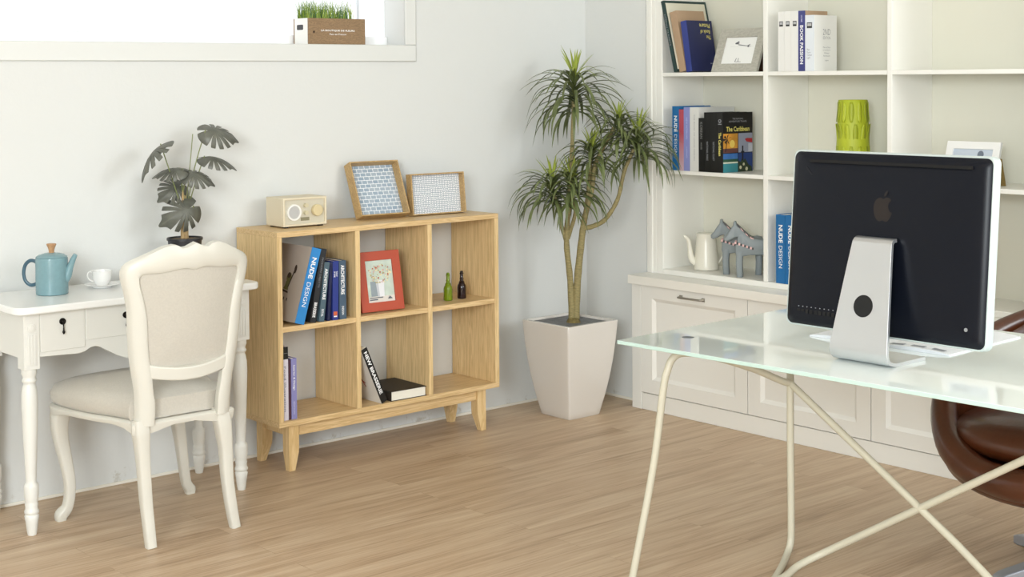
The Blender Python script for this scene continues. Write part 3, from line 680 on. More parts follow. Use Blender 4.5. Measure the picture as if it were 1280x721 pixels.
# smooth correspondence by height for the stile part
N_ = 96
strip_o = lo+[(2*cx-x, z) for x, z in reversed(lo[:-1])]; strip_i = li+[(2*cx-x, z) for x, z in reversed(li[:-1])]
def curv(x, z): return .012-.055*(1-((x-cx)/.225)**2)
b = MB(); th = .036
rows = []
mo = [(o_[0]*.5+i_[0]*.5, o_[1]*.5+i_[1]*.5) for o_, i_ in zip(strip_o, strip_i)]
for (ox, oz), (ix, iz), (mx_, mz) in zip(strip_o, strip_i, mo):
    sec = [(ox, oz, .006), (ox*.85+ix*.15, oz*.85+iz*.15, 0), (mx_, mz, -.003), (ox*.12+ix*.88, oz*.12+iz*.88, 0), (ix, iz, .006), (ix, iz, th-.006), (ox*.12+ix*.88, oz*.12+iz*.88, th), (ox*.85+ix*.15, oz*.85+iz*.15, th), (ox, oz, th-.006)]
    rows.append([b.bm.verts.new(TB @ Vector((x, d+curv(x, z), z))) for x, z, d in sec])
for i in range(len(rows)-1):
    for j in range(9): b.face([rows[i][j], rows[i][(j+1) % 9], rows[i+1][(j+1) % 9], rows[i+1][j]])
b.face(rows[0]); b.face(rows[-1][::-1])
b.build('back_frame', IVORY, FC, smooth=True, ang=50)
# lower cross rail
b = None
tp_ = [(-2.795, .620), (-2.76, .612), (-2.70, .604), (-2.652, .602), (-2.604, .604), (-2.544, .612), (-2.509, .620)]
bt_ = [(-2.505, .573), (-2.55, .566), (-2.604, .559), (-2.652, .557), (-2.70, .559), (-2.754, .566), (-2.799, .573)]
b = MB(); tt = densify(tp_, 5); bb_ = densify(bt_[::-1], 5); rows = []
for (x1, z1), (x2, z2) in zip(tt, bb_):
    rows.append([b.bm.verts.new(TB @ Vector((x, d+curv(x, z), z))) for x, z, d in ((x1, z1, .002), (x1, z1, .030), (x2, z2, .030), (x2, z2, .002))])
for i in range(len(rows)-1):
    for j in range(4): b.face([rows[i][j], rows[i][(j+1) % 4], rows[i+1][(j+1) % 4], rows[i+1][j]])
b.face(rows[0]); b.face(rows[-1][::-1]); b.build('back_rail', IVORY, FC, bevel=.005, seg=3)
# linen panel, slightly domed both ways
loop = [(x+(cx-x)*.0, z) for x, z in li[10:]]; loopf = [p for p in loop if p[1] >= .588]; loopf = loopf+[(2*cx-x, z) for x, z in reversed(loopf[:-1])]
b = MB()
cen = (cx, .77)
for side, y0_, dome in ((0, .013, -.006), (1, .025, .018)):
    rings = []
    for f in (1.03, .9, .7, .45, .2):
        rings.append([b.bm.verts.new(TB @ Vector((cen[0]+(x-cen[0])*f, y0_+dome*(1-f**2.2 if f < 1 else 0)+curv(cen[0]+(x-cen[0])*f, cen[1]+(z-cen[1])*f), cen[1]+(z-cen[1])*f))) for x, z in loopf])
    n = len(loopf)
    for i in range(len(rings)-1):
        for j in range(n): b.face([rings[i][j], rings[i][(j+1) % n], rings[i+1][(j+1) % n], rings[i+1][j]])
    b.face(rings[-1])
    if side == 0: r0 = rings[0]
    else:
        for j in range(n): b.face([r0[j], r0[(j+1) % n], rings[0][(j+1) % n], rings[0][j]])
b.build('back_upholstery', LINEN, FC, smooth=True, ang=60)
# seat rail and cushion, plan outline (front toward +y)
sx0 = -2.640
def seat_plan(f=0, cush=False):
    pts = [(-.155, -.775), (-.165, -.745), (-.185, -.66), (-.222, -.54), (-.245, -.42), (-.250, -.33), (-.232, -.285), (-.18, -.262), (-.09, -.248), (0, -.243)]
    pts = pts+[(-x, y) for x, y in reversed(pts[:-1])]
    cy_ = -.52
    return [(sx0+x*(1+f/.24), cy_+(y-cy_)*((1+f/.26) if y > cy_ or not cush else (.948+min(f, 0)/.26))) for x, y in pts]
loop = smoothloop(seat_plan(0), 5)
def wavy(i, n): return .0
b = MB(); rows = []
def zlow(x, y):  # rail dips toward each leg, arched between
    d = min(math.hypot(x-ax_, y-ay_) for ax_, ay_ in ((-2.86, -.31), (-2.42, -.31), (-2.79, -.765), (-2.49, -.765)))
    return .384+.016*min(1, d/.12)-.016*max(0, 1-d/.07)
for f, dz in ((.010, 0), (.016, .006), (.016, .010), (.010, .016), (.0, .018)):
    lp = smoothloop(seat_plan(f), 5)
    rows.append([b.bm.verts.new((x, y, (zlow(x, y) if dz == 0 else .404+dz))) for x, y in lp])
lp = smoothloop(seat_plan(-.03), 5)
rows.append([b.bm.verts.new((x, y, .418)) for x, y in lp]); rows.append([b.bm.verts.new((x, y, .402)) for x, y in lp])
n = len(lp)
for i in range(len(rows)):
    k_ = (i+1) % len(rows)
    for j in range(n): b.face([rows[i][j], rows[i][(j+1) % n], rows[k_][(j+1) % n], rows[k_][j]])
b.build('seat_rail', IVORY, FC, smooth=True, ang=40)
b = MB(); rows = []
for f, z in ((-.028, .419), (.003, .424), (.012, .440), (.013, .462), (.002, .487), (-.035, .505), (-.09, .517), (-.16, .523), (-.225, .524)):
    lp = smoothloop(seat_plan(f, True), 5)
    rows.append([b.bm.verts.new((x, y, z)) for x, y in lp])
for i in range(len(rows)-1):
    for j in range(n): b.face([rows[i][j], rows[i][(j+1) % n], rows[i+1][(j+1) % n], rows[i+1][j]])
b.face(rows[0][::-1]); b.face(rows[-1]); b.build('seat_cushion', LINEN, FC, smooth=True, ang=60)
def cleg(pts, rads):
    b = MB(); b.tube(smoothpath(pts, 6), lerp_rad(rads, 6), 16, square=True); return b.build('leg', IVORY, FC, smooth=True, ang=50)
cleg([(-2.855, -.318, .425), (-2.868, -.302, .37), (-2.866, -.300, .30), (-2.850, -.310, .20), (-2.840, -.312, .12), (-2.846, -.305, .05), (-2.866, -.296, .02), (-2.868, -.294, 0)], [.030, .030, .024, .020, .018, .017, .020, .017])
cleg([(-2.420, -.318, .425), (-2.410, -.302, .37), (-2.410, -.300, .30), (-2.400, -.305, .20), (-2.392, -.308, .12), (-2.380, -.303, .05), (-2.362, -.296, .02), (-2.360, -.296, 0)], [.030, .030, .024, .020, .018, .017, .020, .017])
cleg([(-2.797, -.772, .43), (-2.796, -.774, .385), (-2.793, -.774, .34), (-2.788, -.774, .26), (-2.782, -.776, .15), (-2.777, -.784, .06), (-2.774, -.790, 0)], [.026, .027, .023, .0205, .019, .018, .017])
cleg([(-2.500, -.766, .43), (-2.488, -.768, .37), (-2.476, -.766, .28), (-2.472, -.768, .18), (-2.462, -.774, .08), (-2.450, -.780, 0)], [.026, .028, .022, .0195, .0185, .017])
# ================================================================== PLANTER WITH DRACAENA
PL = thing('planter', 'tall glossy white square planter tapering to its base in the corner', 'planter', (-.4145, -.3165, 0))
GW = C('planter_gloss_white', 'DAD4CC', .18, coat=.3)
def sqring(b, hw, z, r=.012, bow=0):
    vs = []
    for cx_, cy_, a0 in ((1, 1, 0), (-1, 1, 90), (-1, -1, 180), (1, -1, 270)):
        for i in range(4):
            a = R_(a0+30*i); vs.append((cx_*(hw-r)+r*math.cos(a), cy_*(hw-r)+r*math.sin(a)))
        # bowed side midpoints
        nx = {0: (0, 1), 90: (-1, 0), 180: (0, -1), 270: (1, 0)}[a0]
        for s in (.66, .33, 0, -.33, -.66):
            tx = {0: (s, 1), 90: (-1, s), 180: (-s, -1), 270: (1, -s)}[a0]
            k = 1+bow*(1-s*s)
            vs.append((tx[0]*(hw-r) if abs(tx[0]) < 1 else tx[0]*hw*k, tx[1]*(hw-r) if abs(tx[1]) < 1 else tx[1]*hw*k))
    return [b.bm.verts.new((x, y, z)) for x, y in vs]
prof = [(.094, 0, .01), (.0975, .004, .012), (.103, .03, .014), (.118, .10, .016), (.132, .18, .018), (.143, .26, .018), (.151, .34, .016), (.1565, .41, .012), (.158, .434, .010), (.157, .437, .009), (.142, .437, .003), (.1405, .434, 0), (.140, .405, 0)]
b = MB(); rings = [sqring(b, hw, z, .010, bow*(-1.6 if z > .39 else 1.2)) for hw, z, bow in prof]
for i in range(len(rings)-1):
    m_ = len(rings[0])
    for j in range(m_): b.face([rings[i][j], rings[i][(j+1) % m_], rings[i+1][(j+1) % m_], rings[i+1][j]])
b.face(rings[0][::-1]); b.face(rings[-1])
b.build('pot_shell', GW, PL, smooth=True, ang=38)
b = MB(); b.prism(rrect(-.138, .138, -.138, .138, .01, 3), .410, .427, 'z'); b.build('pebble_fill', mat('grey_gravel', '6E6F70', .6, noise=.25, nscale=60, bump=.6, bscale=90), PL)
DR = thing('dracaena', 'tall dracaena tree with arching narrow leaves growing from the white planter', 'plant', (-.410, -.336, .414))
OX, OY, OZ = -.410, -.336, .414
TR = mat('dracaena_bark', '8F8358', .75, noise=.22, nscale=60, stretch=(1, 1, 3), bump=.6, bscale=120)
def trunk(pts, r0, r1):
    P = [(x-OX, y-OY, z-OZ) for x, y, z in pts]; k = 5; sp = smoothpath(P, k); n = len(sp)
    b = MB(); b.tube(sp, [r0+(r1-r0)*i/(n-1)+.0008*math.sin(i*2.3) for i in range(n)], 12); return b.build('trunk', TR, DR, smooth=True)
trunk([(-.416, -.333, .416), (-.419, -.325, .62), (-.426, -.309, .804), (-.408, -.312, .988), (-.393, -.315, 1.209), (-.380, -.314, 1.44)], .016, .009)
trunk([(-.402, -.339, .416), (-.391, -.344, .62), (-.372, -.353, .804), (-.358, -.36, .907), (-.329, -.379, 1.042), (-.311, -.388, 1.16), (-.245, -.44, 1.32)], .019, .009)
trunk([(-.366, -.356, .858), (-.328, -.387, .868), (-.286, -.423, .900), (-.241, -.457, .990), (-.215, -.474, 1.115), (-.178, -.50, 1.22)], .012, .008)
trunk([(-.424, -.309, .795), (-.440, -.292, .87), (-.448, -.283, .944), (-.463, -.264, 1.02)], .011, .007)
trunk([(-.420, -.311, .81), (-.390, -.33, .93), (-.399, -.319, 1.03)], .010, .007)
trunk([(-.357, -.36, .914), (-.343, -.367, 1.024), (-.328, -.371, 1.18)], .010, .007)
b = MB(); b.lathe([(.034, 0), (.034, .012), (.026, .03), (.018, .036)], 14); b.build('root_collar', mat('root_bark', '6F6238', .9, noise=.4, nscale=70, bump=1, bscale=80), DR, smooth=True)
LD = mat('dracaena_leaf', '616B3E', .45, noise=.3, nscale=14, spec=.55); LY = mat('dracaena_young_leaf', '9DAA48', .45, noise=.15, nscale=20, spec=.55)
def rosette(c, n, L, seed, stem=.10, lean=(0, 0)):
    rg = random.Random(seed); b = MB(); by_ = MB()
    for i in range(n):
        f = i/(n-1)                     # 0 = young centre, 1 = old outer
        az = i*2.39996+rg.uniform(-.25, .25); el = R_(80-74*f**.7+rg.uniform(-9, 9)); l = L*(.42+.62*min(1, f*2.6))*rg.uniform(.85, 1.12)
        p = Vector(c)+Vector((0, 0, stem*(.35-f)))
        hz = Vector((math.cos(az), math.sin(az), 0)); side = Vector((-math.sin(az), math.cos(az), 0)); seg = 12
        end = R_(-(8+70*min(1, f*1.35))+rg.uniform(-16, 14)) if f > .12 else el-R_(20)
        wd = .0092*rg.uniform(.8, 1.15)*(.6+.4*min(1, f*3)); bb = by_ if f < .17 else b
        pr_ = None
        for s in range(seg+1):
            u = s/seg; w_ = wd*(.62+.9*u if u < .35 else .935*(1-((u-.35)/.65)**2.0))+.0003
            e = el+(end-el)*min(1, (u*1.25))**1.25
            d = hz*math.cos(e)+Vector((0, 0, math.sin(e))); up_ = d.cross(side)
            row = [bb.bm.verts.new(p+side*w_+up_*(-w_*.4)), bb.bm.verts.new(p), bb.bm.verts.new(p-side*w_+up_*(-w_*.4))]
            if pr_:
                bb.face([pr_[0], row[0], row[1], pr_[1]]); bb.face([pr_[1], row[1], row[2], pr_[2]])
            pr_ = row; p = p+d*(l/seg); p.x = min(p.x, -OX-.022); p.y = min(p.y, -OY-.016)
    f_ = b.build('foliage', LD, DR, smooth=True, ang=0); g_ = by_.build('young_leaves', LY, DR, smooth=True, ang=0)
    return f_
def H(x, y, z): return (x-OX, y-OY, z-OZ)
rosette(H(-.376, -.315, 1.50), 96, .285, 11, .17)
rosette(H(-.225, -.45, 1.335), 58, .20, 12)
rosette(H(-.160, -.51, 1.255), 76, .26, 13, .13)
rosette(H(-.326, -.373, 1.205), 60, .20, 14)
rosette(H(-.468, -.259, 1.045), 66, .25, 15, .11)
rosette(H(-.400, -.316, 1.055), 68, .235, 16, .11)

# ================================================================== GLASS DESK
DK_ = thing('glass_desk', 'milky pale green glass desk on crossed cream tube legs in the foreground', 'desk', (-1.832, -2.037, 0), R_(2.04))
# local: x toward the cabinets, -y along the near edge
GL = bpy.data.materials.new('milky_glass'); GL.use_nodes = True; g = GL.node_tree.nodes['Principled BSDF']
g.inputs['Base Color'].default_value = lin('F0F7F3'); g.inputs['Roughness'].default_value = .035; g.inputs['Specular IOR Level'].default_value = .6; g.inputs['Coat Weight'].default_value = .4; g.inputs['Coat Roughness'].default_value = .02
GE = mat('glass_edge', 'D5F0E6', .15, trans=.15)
DW, DL = .975, 1.80
b = MB(); b.m(GL); b.box(0, DW, -DL, 0, .728, .740); o = b.build('glass_top', GL, DK_, bevel=.0015)
o.data.materials.append(GE)
for f in o.data.polygons:
    if abs(f.normal.z) < .5: f.material_index = 1
b = MB(); b.prism(disc(.190, -.125, .019, n=24), .7401, .7406, 'z'); q = b.build('mounting_disc', mat('disc_grey', '6E747A', .4, metal=.4), DK_); 
RT = .0115
def loc_desk(p):
    a = R_(-2.04); x, y = p[0]+1.832, p[1]+2.037
    return (x*math.cos(a)-y*math.sin(a), x*math.sin(a)+y*math.cos(a), p[2])
def dtube(pts, k=7, name='leg', r=RT):
    b = MB(); P = [loc_desk(p) for p in pts]; b.tube(smoothpath(P, k) if k > 1 else P, r, 12); return b.build(name, FRAME_T, DK_, smooth=True)
N1 = (-1.30, -2.287, .568); N2 = (-1.30, -3.247, .568)
for s, NN in ((1, N1), (-1, N2)):
    ym = -2.767
    def q(x, y, z): return (x, y if s == 1 else 2*ym-y, z)
    def ql(x, y, z): return (x, y if s == 1 else 2*ym-y-.16*min(1, (-1.30-x)/.2), z)
    dtube([ql(-1.872, -2.130, 0), ql(-1.80, -2.158, .36), ql(-1.768, -2.172, .60), ql(-1.756, -2.178, .655), ql(-1.740, -2.184, .690), ql(-1.700, -2.195, .7045), ql(-1.60, -2.217, .685), ql(-1.45, -2.252, .632), ql(-1.34, -2.279, .582), NN])
    dtube([NN, q(-1.24, -2.24, .60), q(-1.14, -2.165, .66), q(-1.05, -2.095, .705), q(-1.0, -2.06, .712)], 6, 'rear_arm')
    dtube([NN, q(-1.30, -2.287, .40), q(-1.30, -2.290, .12), q(-1.305, -2.291, .055), q(-1.335, -2.30, .024), q(-1.42, -2.345, .0125), q(-1.545, -2.412, .0125)], 6, 'post')
    dtube([NN, (NN[0], -2.767, .269), q(-1.30, -3.13, .045), q(-1.33, -3.17, .020), q(-1.50, -3.150, .0125)] if False else [NN, (-1.30, -2.767, .269), q(-1.305, -2.93, .167), q(-1.33, -3.08, .072), q(-1.40, -3.135, .030), q(-1.47, -3.13, .014), q(-1.545, -3.122, .0125)], 4, 'diagonal_brace')

# ---- computer
IM = thing('desktop_computer', 'all-in-one desktop computer seen from behind with black back panel on the glass desk', 'computer', (-1.622, -2.774, .7402), R_(.7))
T = Matrix.Translation((.100, -.006, .066)) @ Matrix.Rotation(R_(4.8), 4, 'Y')
wI, hI = .668, .526
b = MB(); b.prism([(y, z) for y, z in rrect(-wI/2, wI/2, 0, hI, .020, 5)], .004, .038, 'x', T); b.build('aluminium_shell', C('shell_white_alu', 'BFC9C6', .35), IM, bevel=.004, seg=3)
b = MB(); inl = rrect(-wI/2+.0055, wI/2-.006, .005, hI-.006, .019, 5)
cyI, czI = 0, hI/2; rows = []
for f, x in ((1.0, .0045), (.995, .001), (.93, -.005), (.75, -.0095), (.4, -.0125), (.1, -.013)):
    rows.append([b.bm.verts.new(T @ Vector((x, y*f, czI+(z-czI)*f))) for y, z in inl])
for i in range(len(rows)-1):
    for j in range(len(inl)): b.face([rows[i][j], rows[i][(j+1) % len(inl)], rows[i+1][(j+1) % len(inl)], rows[i+1][j]])
b.face(rows[-1])
b.build('back_panel', mat('black_back_plastic', '0A0E18', .36, spec=.25), IM, smooth=True, ang=60)
b = MB(); b.prism([(y, z) for y, z in rrect(-wI/2+.012, wI/2-.012, .075, hI-.012, .004, 2)], .0375, .0395, 'x', T); b.build('screen', mat('screen_glass', '0B0C0E', .08), IM)
b = MB(); b.box(-.0135, -.0035, -.275, .262, hI-.038, hI-.029, T); b.build('vent_slot', mat('slot_black', '020203', .8), IM)
def xat(y, z): # dome offset
    f = max(abs(y)/(wI/2), abs(z-czI)/czI); 
    return -.013 if f < .1 else (-.0125 if f < .4 else -.0125+(f-.4)/.35*.003 if f < .75 else -.0095+(f-.75)/.18*.0045)
# fruit-shaped emblem
lo_ = [(0, .030), (.008, .034), (.018, .034), (.026, .028), (.020, .021), (.017, .012), (.019, .002), (.025, -.006), (.030, -.008), (.026, -.020), (.018, -.031), (.010, -.034), (.0, -.031), (-.010, -.034), (-.019, -.030), (-.027, -.018), (-.031, -.002), (-.030, .014), (-.024, .026), (-.014, .033), (-.006, .033)]
lm = mat('emblem_gloss_black', '26211F', .45, spec=.3)
b = MB(); eo = (0.012, czI+.100)
b.m(lm); b.face([b.bm.verts.new(T @ Vector((-.0134, -(x+eo[0]-.012)+.0, z+eo[1]))) for x, z in [(q[0]*1.0, q[1]*1.0) for q in smoothloop(lo_, 3)]])
b.face([b.bm.verts.new(T @ Vector((-.0134, -x, z+eo[1]))) for x, z in [(.002, .037), (.003, .046), (.009, .053), (.014, .055), (.013, .046), (.008, .039)]])
me = bpy.data.meshes.new('emblem'); b.bm.to_mesh(me); b.bm.free(); me.materials.append(lm); o = bpy.data.objects.new('emblem', me); COL.objects.link(o); o.parent = IM
for i in range(9):
    y = .280-i*.0155; z = .052
    b = MB(); x = xat(y, z)-.0008
    b.box(x, x+.004, y-.005, y+.005, z-.012+(.004 if i < 2 else 0), z-.001, T)
    pt = b.build('port', mat('port_black', '020202', .6), IM)
    b = MB(); b.box(x-.0002, x+.001, y-.0016, y+.0016, z+.006, z+.0085, T); b.build('port_symbol', mat('port_mark', '9A9DA4', .5), IM)
b = MB(); xx = xat(-.277, .055)-.001
b.prism([(y-.277, z+.055) for y, z in disc(0, 0, .0052, n=16)], xx-.0006, xx+.003, 'x', T); b.build('lock_screw', mat('screw_grey', 'A9ABAE', .35, metal=.6), IM)
b = MB(); b.prism([(y+.262, z+.463) for y, z in [(0.012, .012), (.016, .010), (-.004, -.012), (-.010, -.012)]], xat(.262, .46)-.0006, xat(.262, .46)+.002, 'x', T); b.build('scratch_mark', mat('scratch_dark', '0D0F16', .6), IM)
# stand: bent aluminium sheet
prof = []
th = .0105
cl = [(.195, th/2), (.12, th/2), (.060, th/2), (.036, th/2+.003), (.018, .016), (.0095, .034), (.012, .056), (.020, .09), (.050, .222), (.0745, .325), (.079, .338), (.088, .345), (.100, .346)]
cl = [(v.x, v.z) for v in smoothpath([(x, 0, z) for x, z in cl], 4)]
wd = lambda z: .096 if z < .04 else .096-(z-.04)/.30*.031
b = MB(); rows = []
for i, (x, z) in enumerate(cl):
    a = cl[max(0, i-1)]; c_ = cl[min(len(cl)-1, i+1)]; t = Vector((c_[0]-a[0], c_[1]-a[1])).normalized(); n_ = Vector((-t.y, t.x))*th/2
    h = wd(z)
    rows.append([b.bm.verts.new((x+n_.x, h, z+n_.y)), b.bm.verts.new((x+n_.x, -h, z+n_.y)), b.bm.verts.new((x-n_.x, -h, z-n_.y)), b.bm.verts.new((x-n_.x, h, z-n_.y))])
for i in range(len(rows)-1):
    for j in range(4): b.face([rows[i][j], rows[i][(j+1) % 4], rows[i+1][(j+1) % 4], rows[i+1][j]])
b.face(rows[0][::-1]); b.face(rows[-1])
st = b.build('stand', ALU, IM, smooth=True, ang=40, bevel=.0012)
# cable hole (flat black disc stands in for the opening)
sl = math.atan2(.0745-.020, .325-.09)
TH = Matrix.Translation((.020+(.162-.09)*math.tan(sl)-.0062, .0, .162)) @ Matrix.Rotation(sl, 4, 'Y')
b = MB(); b.prism(disc(0, 0, .0315, n=36), -.0004, .0006, 'x', TH); b.build('cable_opening', mat('opening_black', '08090A', .7), st)
# open booklet lying under the screen
BKt = thing('magazine', 'white open magazine lying on the glass desk beneath the computer', 'magazine', (-1.3450, -2.398, .7402), R_(2.5))
b = MB(); rows = []
for i in range(17):
    v = i/16; y = -.482*v; zz = .004+.007*abs(math.sin(PI*v*2))**.8
    rows.append([b.bm.verts.new((0, y, zz)), b.bm.verts.new((.42, y, zz)), b.bm.verts.new((.42, y, 0)), b.bm.verts.new((0, y, 0))])
for i in range(16):
    for j in range(4): b.face([rows[i][j], rows[i][(j+1) % 4], rows[i+1][(j+1) % 4], rows[i+1][j]])
b.face(rows[0][::-1]); b.face(rows[-1]); b.build('page_stack', mat('magazine_paper', 'EDEFF2', .4), BKt, smooth=True, ang=40)
b = MB()
for y, wl in ((-.275, .045), (-.345, .045), (-.415, .040)):
    zz = .0045+.0072*abs(math.sin(PI*(-y/.482)*2))**.8
    vs = []
    for (dx, dy) in ((.016, 0), (.036, 0), (.036, -wl), (.016, -wl)):
        z2 = .0047+.0072*abs(math.sin(PI*(-(y+dy)/.482)*2))**.8; vs.append(b.bm.verts.new((dx, y+dy, z2+.0004)))
    b.face(vs)
b.build('printed_photos', mat('magazine_print', '8E9196', .5), BKt)

# ================================================================== BROWN CHAIR
LEA = mat('brown_leather', '4A2410', .30, noise=.14, nscale=9, bump=.25, bscale=60, coat=.25)
LEI = LEA
BX, BY = -.735, -2.985
AC = thing('armchair', 'brown leather bucket armchair with padded rim tucked under the glass desk', 'chair', (BX, BY, 0), R_(176))
# local: +x = front of chair; shell from superellipse sections
RXs, RYs = .40, .43
def rim_h(a):  # a=0 front
    c = (1-math.cos(a))/2      # 0 front .. 1 back
    return .350+.265*min(1, (c/.42))**1.15+(.20*((c-.42)/.58)**1.1 if c > .42 else 0)
def rim_r(a):
    c = (1-math.cos(a))/2
    return 1.0+.0*c
def shellpt(a, v, off=0):
    """v 0 centre bottom .. 1 rim"""
    h = rim_h(a); zb_ = .288
    k = v**.62 if v < 1 else 1
    rad = math.sin(min(1, v*1.25)*PI/2)**.8 if v < .8 else 1
    rad = (1-(1-min(1, v/.62))**2.2) if v < .62 else 1.0
    z = zb_+(h-zb_)*(v**1.7)
    flare = 1.0-.10*(1-v)
    return Vector(((RXs+off)*rad*flare*math.cos(a)*rim_r(a)+(-.05*max(0, -math.cos(a))*v), (RYs+off)*rad*flare*math.sin(a), z))
b = MB(); NA, NV_ = 64, 16; grid = []
for i in range(NV_+1):
    v = .02+.98*i/NV_; grid.append([b.bm.verts.new(shellpt(2*PI*j/NA, v)) for j in range(NA)])
for i in range(NV_):
    for j in range(NA): b.face([grid[i][j], grid[i][(j+1) % NA], grid[i+1][(j+1) % NA], grid[i+1][j]])
b.face(grid[0][::-1])
b.build('shell', LEA, AC, smooth=True, ang=0, solid=.055)
b = MB(); ring = [shellpt(2*PI*j/NA, 1.0) for j in range(NA)]
rows = []
for j in range(NA):
    p = ring[j]; t = (ring[(j+1) % NA]-ring[j-1]).normalized(); o2 = Vector((p.x, p.y, 0)).normalized(); n2 = t.cross(o2).normalized()
    a = 2*PI*j/NA; rr_ = .036+.013*math.cos(a); 
    rows.append([b.bm.verts.new(p+(o2*math.cos(q)+n2*math.sin(q))*rr_*(1+.02*math.sin(9*a))) for q in [2*PI*i/14 for i in range(14)]])
for j in range(NA):
    for i in range(14): b.face([rows[j][i], rows[j][(i+1) % 14], rows[(j+1) % NA][(i+1) % 14], rows[(j+1) % NA][i]])
b.build('padded_rim', LEA, AC, smooth=True, ang=0)
b = MB(); prof = []
rows = []
for f, z in ((.80, .385), (.93, .395), (.985, .415), (1.0, .435), (.985, .455), (.93, .475), (.80, .495), (.60, .510), (.35, .518), (.1, .520)):
    r2 = []
    for j in range(48):
        a = 2*PI*j/48; e = .8; ca, sa = math.cos(a), math.sin(a)
        r2.append(b.bm.verts.new((.045+.325*f*math.copysign(abs(ca)**e, ca), .352*f*math.copysign(abs(sa)**e, sa), z)))
    rows.append(r2)
for i in range(len(rows)-1):
    for j in range(48): b.face([rows[i][j], rows[i][(j+1) % 48], rows[i+1][(j+1) % 48], rows[i+1][j]])
b.face(rows[0][::-1]); b.face(rows[-1]); b.build('seat_cushion', LEA, AC, smooth=True, ang=0)
b = MB(); b.tube([(0, 0, .06), (0, 0, .30)], [.028, .024], 16); b.build('column', STEEL, AC, smooth=True)
GA = mat('cast_aluminium', 'A7ABB3', .35, metal=.6)
for k in range(4):
    a = R_(71+90*k)
    T2 = Matrix.Rotation(a, 4, 'Z'); b = MB()
    rows = []
    for x, hw, z0, z1 in ((.0, .030, .045, .085), (.10, .028, .035, .075), (.22, .025, .012, .050), (.30, .023, .0, .036), (.325, .020, .0, .026)):
        rows.append([b.bm.verts.new(T2 @ Vector(p)) for p in ((x, -hw, z0), (x, hw, z0), (x, hw, z1), (x, -hw, z1))])
    for i in range(len(rows)-1):
        for j in range(4): b.face([rows[i][j], rows[i][(j+1) % 4], rows[i+1][(j+1) % 4], rows[i+1][j]])
    b.face(rows[0][::-1]); b.face(rows[-1]); b.build('base_spoke', GA, AC, bevel=.004)

# ================================================================== SHELF CONTENTS: top left
S3 = 1.5525+.018+.0004
SR = lambda a: (a, 0, 0)
LEANG = 'books leaning in the top left compartment of the white shelving'
GRN = C('cover_bottle_green', '1E3A38', .4); CRM = C('cover_cream', 'DDD8C4', .5); TAN = C('cover_tan', 'B4977A', .55); NVY = C('cover_dark_navy', '1C2350', .4)
g1 = book('large cream book with bottle green spine leaning at far left of the top shelf', (-.012, -.600, S3), SR(R_(-14)), .018, .340, .290, GRN, GRN, y0=0, group=LEANG,
     spine_texts=[('DESIGN CLASSICS', .20, .15, .008, TXG, .01)])
art(g1, 'cover_print', [(CRM, rect(.008, .278, .012, .328)), (TXG, rect(.19, .235, .285, .288)), (TXG, rect(.20, .235, .272, .275))], (0, -.018, 0), (1, 0, 0), (0, 0, 1))
book('tan cloth covered book leaning between cream and navy books', (.004, -.6200, S3), SR(R_(-12.5)), .040, .284, .19, TAN, TAN, y0=0, group=LEANG)
book('navy blue upside-down book titled The Book of Picture in front of the tan book', (.004, -.6630, S3), SR(R_(-9)), .034, .236, .175, NVY, BL, y0=0, group=LEANG, cov='flip',
     cover_texts=[('Picture', .122, .212, .070, .020, TXY, .01), ('Book of', .122, .184, .066, .018, TXY, .01), ('The', .142, .158, .030, .018, TXY, .01), ('Press', .142, .035, .018, .005, TXW, 0)])
def pic_insect(o, x0, x1, z0, z1, y):
    w_ = x1-x0; h_ = z1-z0; ink = C('ink_grey', '5A5C60')
    q = [(C('card_white', 'F2F2EE'), rect(0, w_, 0, h_)), (ink, [(w_*.3, h_*.78), (w_*.42, h_*.86), (w_*.44, h_*.80), (w_*.34, h_*.76)]), (ink, [(w_*.42, h_*.74), (w_*.72, h_*.68), (w_*.72, h_*.66), (w_*.42, h_*.71)]),
         (ink, disc(w_*.38, h_*.76, w_*.07, h_*.02, 10)), (ink, [(w_*.70, h_*.68), (w_*.80, h_*.75), (w_*.76, h_*.66), (w_*.84, h_*.68), (w_*.74, h_*.62)]), (C('ink_light', 'B9BAB8'), rect(w_*.18, w_*.9, h_*.655, h_*.66)),
         (ink, [(w_*.42, h_*.08), (w_*.44, h_*.08), (w_*.47, h_*.22), (w_*.455, h_*.22)]), (ink, rect(w_*.52, w_*.535, h_*.08, h_*.22)), (ink, rect(w_*.44, w_*.62, h_*.075, h_*.09))]
    art(o, 'drawing_print', q, (x0, y, z0), (1, 0, 0), (0, 0, 1), ext=.0003)
# faces -x: local -y -> world -x is a rotation of -90 deg
picframe('grey wooden picture frame with an ink drawing on the top left shelf', (.018, -.797, S3+.0), (R_(-20.5), 0, R_(-90)), .262, .208, .040, .016, wood('frame_grey_wood', 'A7A498', 'BDBAAE', (3, 8, 8), .6), C('frame_card_w', 'E8E8E2'), pic_insect, None, (R_(41), C('frame_back_brown', '4A2F1C', .7)), strut_x=.80)
